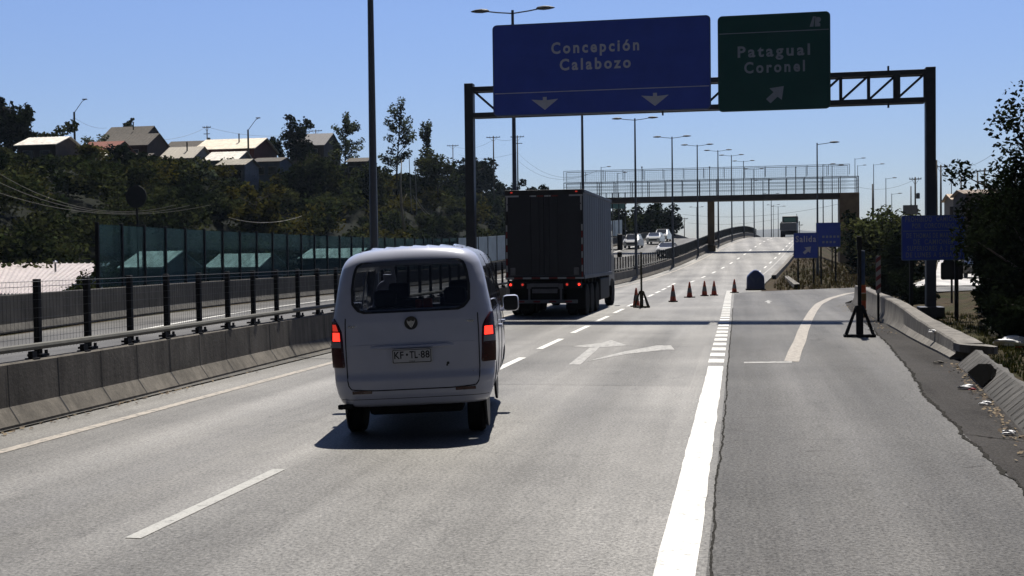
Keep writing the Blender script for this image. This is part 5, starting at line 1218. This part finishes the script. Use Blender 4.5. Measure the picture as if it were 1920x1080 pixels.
house('low shack with dull beige roof below the white shack', 405, 478, 300, 309, 126, 4, MT['wallgrey'], mat('dull_beige_roof', (.26, .24, .2), .8, 0, .3, 2))
house('grey-roofed house behind the pointed dark tree', 540, 632, 252, 272, 178, 8, MT['wallbrown'], mat('slate_roof', (.16, .155, .16), .8, 0, .15, 3))
house('small shed roof showing beside the tall lamp pole', 648, 690, 297, 303, 160, 4, MT['wallbrown'], MT['roofgrey'])
house('dark cabin with grey roof low at the left edge of the slope', -30, 46, 328, 346, 90, 4, MT['wallbrown'], MT['roofgrey'])
house('little shelter with dull yellowish roof below the dark cabin', 32, 84, 372, 380, 82, 3, MT['wallbrown'], mat('dull_yellow_roof', (.32, .29, .2), .7, 0, .25, 3), win=())
# warehouse with pale corrugated roof by the far barrier
e0, e1, r0_, r1_ = at(-120, 552, 45), at(106, 552, 45), at(-160, 494, 59), at(205, 494, 59)
t = thing('warehouse', 'low shed with broad white corrugated roof beyond the opposite barrier', 'shed', (e0.x * .5 + e1.x * .5, 45, -2.2)); L0 = Vector(t.location)
e0, e1, r0_, r1_ = [p - L0 for p in (e0, e1, r0_, r1_)]
MT['shedroof'] = mat('weathered_shed_roof', (.44, .39, .37), .5, 0, .22, 2.2, .4)
q = MB(); dz = Vector((0, 0, -.08)); q.add([e0, e1, r1_, r0_, e0 + dz, e1 + dz, r1_ + dz, r0_ + dz], [(0, 1, 2, 3), (7, 6, 5, 4), (0, 4, 5, 1), (1, 5, 6, 2), (2, 6, 7, 3), (3, 7, 4, 0)])
for i in range(34): f = i / 33; q.tube([e0.lerp(e1, f) + Vector((0, 0, .015)), r0_.lerp(r1_, f) + Vector((0, 0, .015))], .045, 4)
q.build('roof', MT['shedroof'], t)
q = MB(); bt = Vector((0, .4, 0)); q.add([Vector((e0.x, e0.y + .4, -.3)), Vector((e1.x - .3, e1.y + .4, -.3)), Vector((r1_.x - .3, r1_.y - .2, -.3)), Vector((r0_.x, r0_.y - .2, -.3))] + [Vector((e0.x, e0.y + .4, e0.z - .09)), Vector((e1.x - .3, e1.y + .4, e1.z - .09)), Vector((r1_.x - .3, r1_.y - .2, r1_.z - .1)), Vector((r0_.x, r0_.y - .2, r0_.z - .1))], [(0, 1, 5, 4), (1, 2, 6, 5), (2, 3, 7, 6), (3, 0, 4, 7)]); q.build('wall', MT['wallblue'], t)
p = at(104, 508, 54) - L0
q = MB(); q.tube([p + Vector((0, 0, -.3)), p + Vector((0, 0, .38))], .05, 8).lathe([(.09, 0), (.11, .07), (.02, .14)], p + Vector((0, 0, .38)), 'z', 10); q.build('vent_pipe', MT['chrome'], t)
# low roof seen through the teal panels
house('pale-roofed shed seen through the teal noise screen', 225, 345, 474, 500, 56, 4, MT['wallblue'], MT['roofwhite'], win=())
house('long pale-roofed shed behind the screen left of the white van', 560, 700, 468, 484, 80, 5, MT['wallblue'], MT['roofwhite'], win=())
house('white shed behind the middle of the noise screen', 385, 520, 478, 500, 66, 4, MT['wallgrey'], MT['roofwhite'], win=())
# right bank house
house('pale-walled house on the right bank above the wide blue sign', 1782, 1812, 365, 374, 118, 5, mat('ochre_wall', (.34, .28, .2), .8, 0, .15, 2), mat('tan_roof', (.42, .33, .24), .8, 0, .15, 2))
house('dark flat house on the right bank beside the tall dark tree', 1805, 1885, 357, 363, 108, 6, MT['wallbrown'], mat('tan_roof_dark', (.20, .15, .11), .8, 0, .15, 2))

# ------------------------------------------------------------------ utility poles and wires
def upole(label, px, pyt, Y, gz, arm=1.1, r=.11, group='wooden utility poles', two=False, gear=False):
    p = at(px, pyt, Y); h = p.z - gz; t = thing('utility_pole', label, 'utility pole', (p.x, Y, gz), 0, group)
    q = MB(); q.tube([(0, 0, -.3), (0, 0, h)], [r * 1.2, r * .75], 8); q.build('pole', MT['wood'], t, smooth='all')
    if arm:
        q = MB(); q.box((0, -.12, h - .25), (arm * 2, .09, .11)); 
        if two: q.box((0, -.12, h - 1.3), (arm * 1.5, .09, .1))
        q.tube([(-arm * .6, -.12, h - .25), (0, 0, h - .95)], .02, 4).tube([(arm * .6, -.12, h - .25), (0, 0, h - .95)], .02, 4); ca = q.build('crossarm', MT['wood'], t)
        q = MB()
        for f in (-.92, -.5, .5, .92): q.lathe([(.03, 0), (.05, .06), (.03, .14)], (arm * f, -.12, h - .19), 'z', 6)
        q.build('insulator', MT['pole'], ca)
    if gear: q = MB(); q.lathe([(.2, 0), (.22, .1), (.22, .6), (.18, .68)], (.32, 0, h - 2.6), 'z', 12); q.build('transformer', MT['pole'], t)
    return p
def tz(px, Y): x = 1385 + 0; xx = at(px, 400, Y).x; return terr(xx - cx(Y), Y)
upole('thin utility pole with one crossarm left of the cargo truck', 925, 255, 200, tz(925, 200), 1.2, .13)
upole('utility pole with crossarms directly behind the lamp pole above the cargo truck', 970, 254, 190, tz(970, 190), 1.1, .12, two=True)
upole('far utility pole with small crossarm left of the gantry post', 849, 271, 235, tz(849, 235), 1.2)
upole('utility pole with two crossarms above the cream-roofed red house', 388, 236, 180, tz(388, 180), .7, two=True, gear=True)
upole('utility pole with wide crossarm behind the grey roof by the pointed tree', 592, 243, 200, tz(592, 200), 1.2)
upole('utility pole close right of the gantry post, left of its twin', 1756, 300, 150, 2.5, 0, .13)
upole('utility pole with crossarm, right twin beside the gantry post', 1764, 309, 155, 2.5, .8, .13)
upole('utility pole with transformer behind the small grey board', 1716, 332, 150, 1, .7, .11, gear=True)
upole('short bare utility pole left of the small grey board', 1708, 349, 170, 1, 0, .1)
upole('bare utility pole between two lamps right of the footbridge', 1636, 345, 180, 1, 0, .12)
upole('utility pole with crossarms above the dark house on the right bank', 1846, 316, 128, 4, .9, .1, two=True)
upole('plain pole left of the crossarm pole on the right bank', 1833, 324, 132, 4, 0, .1)
upole('short plain pole above the pale house on the right bank', 1802, 330, 135, 4, 0, .1)
upole('low stub pole left of the crossarm pole on the right bank', 1820, 348, 138, 4, 0, .08)
upole('far utility pole seen under the bridge left of the far truck', 1283, 408, 260, 0, .8, .1)
upole('tiny far utility pole right of the far truck', 1499, 420, 280, 0, .8, .1)
for lb, px, py0, pyt, Y, hx in [('hilltop street lamp with slanted arm beside the rust-red roof', 139, 210, 186, 128, 161), ('hilltop street lamp with slanted arm in front of the red house', 465, 243, 221, 142, 486)]:
    p = at(px, py0, Y); gz = terr(p.x - cx(Y), Y); e = at(hx, pyt, Y) - Vector((p.x, Y, gz)); h = p.z - gz
    t = thing('hilltop_lamp', lb, 'street lamp', (p.x, Y, gz), 0, 'street lamps on the hilltop')
    q = MB(); q.tube([(0, 0, -.3), (0, 0, h)], [.16, .11], 8); q.build('pole', MT['wood'], t)
    q = MB(); q.tube([(0, 0, h - .1), Vector((e.x * .7, 0, h + (e.z - h) * .85)), Vector((e.x, 0, e.z))], .035, 6); q.build('arm', MT['pole'], t)
    q = MB(); q.bbox((e.x - .15, 0, e.z), (.6, .2, .12), .04); q.build('lamp_head', MT['pole'], t)
def wire(label, a, b, sag, r=.012, m='wire'):
    q = MB(); n = 14; pts = []
    for i in range(n + 1): f = i / n; p = a.lerp(b, f); p = p + Vector((0, 0, -sag * 4 * f * (1 - f))); pts.append(p)
    o = bpy.data.objects
    mid = a; q.tube([p - mid for p in pts], r, 4, cap=False); tag(q.build('overhead_wire', MT[m], None, loc=mid), label, 'cable')
wire('long thin wire running left from the pole above the red house', at(388, 238, 180), at(290, 262, 170), .6, .02)
wire('thin wire linking the pole above the red house to the one by the grey roof', at(388, 238, 180), at(592, 245, 200), 1.2, .02)
wire('thin wire from the hilltop lamp down to the grey shingle house', at(141, 222, 128), at(200, 240, 150), .4, .016)
wire('thin guy wire going left from the hilltop lamp', at(139, 218, 128), at(95, 285, 125), .3, .014)
wire('upper thin wire drooping right behind the cargo truck roof', at(970, 285, 190), at(1120, 320, 150), 2.2, .016)
wire('lower thin wire drooping right behind the cargo truck roof', at(970, 300, 190), at(1110, 324, 150), 1.8, .016)
wire('thin wire joining the two poles left of the cargo truck', at(925, 258, 200), at(970, 258, 190), .5, .018)
wire('wire from far pole to the thin pole left of the cargo truck', at(849, 273, 235), at(925, 262, 200), 1.0, .018)
wire('second wire between poles left of the cargo truck', at(860, 290, 230), at(970, 286, 190), .8, .016)
wire('thin wire crossing from footbridge end to the gantry post', at(1608, 350, 150), at(1716, 336, 150), .7, .014)
wire('thin wire from twin poles toward the right-hand tree', at(1756, 300, 150), at(1860, 290, 100), 1., .014)
wire('thin wire from twin poles to the crossarm pole on the right bank', at(1764, 312, 155), at(1846, 318, 128), .8, .014)
wire('lower thin wire from twin poles to the right bank', at(1764, 330, 155), at(1833, 330, 132), .6, .012)
wire('thin wire under the footbridge from middle pier to right pillar', at(1280, 402, 200), at(1575, 382, 170), 1.0, .018)
wire('far thin wire low across the sky under the footbridge', at(1290, 418, 220), at(1460, 410, 220), .6, .018)
for i, (a, b, s) in enumerate([(at(-40, 300, 60), at(330, 384, 62), 1.35), (at(-40, 322, 60), at(356, 385, 63), 1.2), (at(-40, 348, 60), at(396, 384, 64), 1.0)]):
    wire(['highest', 'middle', 'lowest'][i] + ' of three pale wires sagging across the dark slope at left', a, b, s, .011, 'wirelit')
wire('short pale wire above the teal screen, right of the three', at(430, 408, 66), at(566, 405, 70), .35, .009, 'wirelit')
wire('left of two pale wires hanging below the thin poles', at(775, 366, 100), at(800, 402, 98), .2, .018, 'wirelit')
wire('right of two pale wires hanging below the thin poles', at(781, 370, 100), at(806, 402, 98), .2, .018, 'wirelit')

# ------------------------------------------------------------------ air: one even box of haze round the place
HAZE = 0.00011
if HAZE:
    m = bpy.data.materials.new('haze_air'); m.use_nodes = True; nt = m.node_tree; nt.nodes.remove(nt.nodes['Principled BSDF'])
    v = nt.nodes.new('ShaderNodeVolumePrincipled'); v.inputs['Density'].default_value = HAZE; v.inputs['Color'].default_value = (.62, .78, 1, 1); v.inputs['Anisotropy'].default_value = 0.0
    nt.links.new(v.outputs[0], nt.nodes['Material Output'].inputs['Volume'])
    q = MB(); q.box((0, 595, 14), (1700, 1390, 56)); tag(q.build('haze', m), 'thin pale haze in the air', kind='stuff')
    sc.cycles.volume_bounces = 0
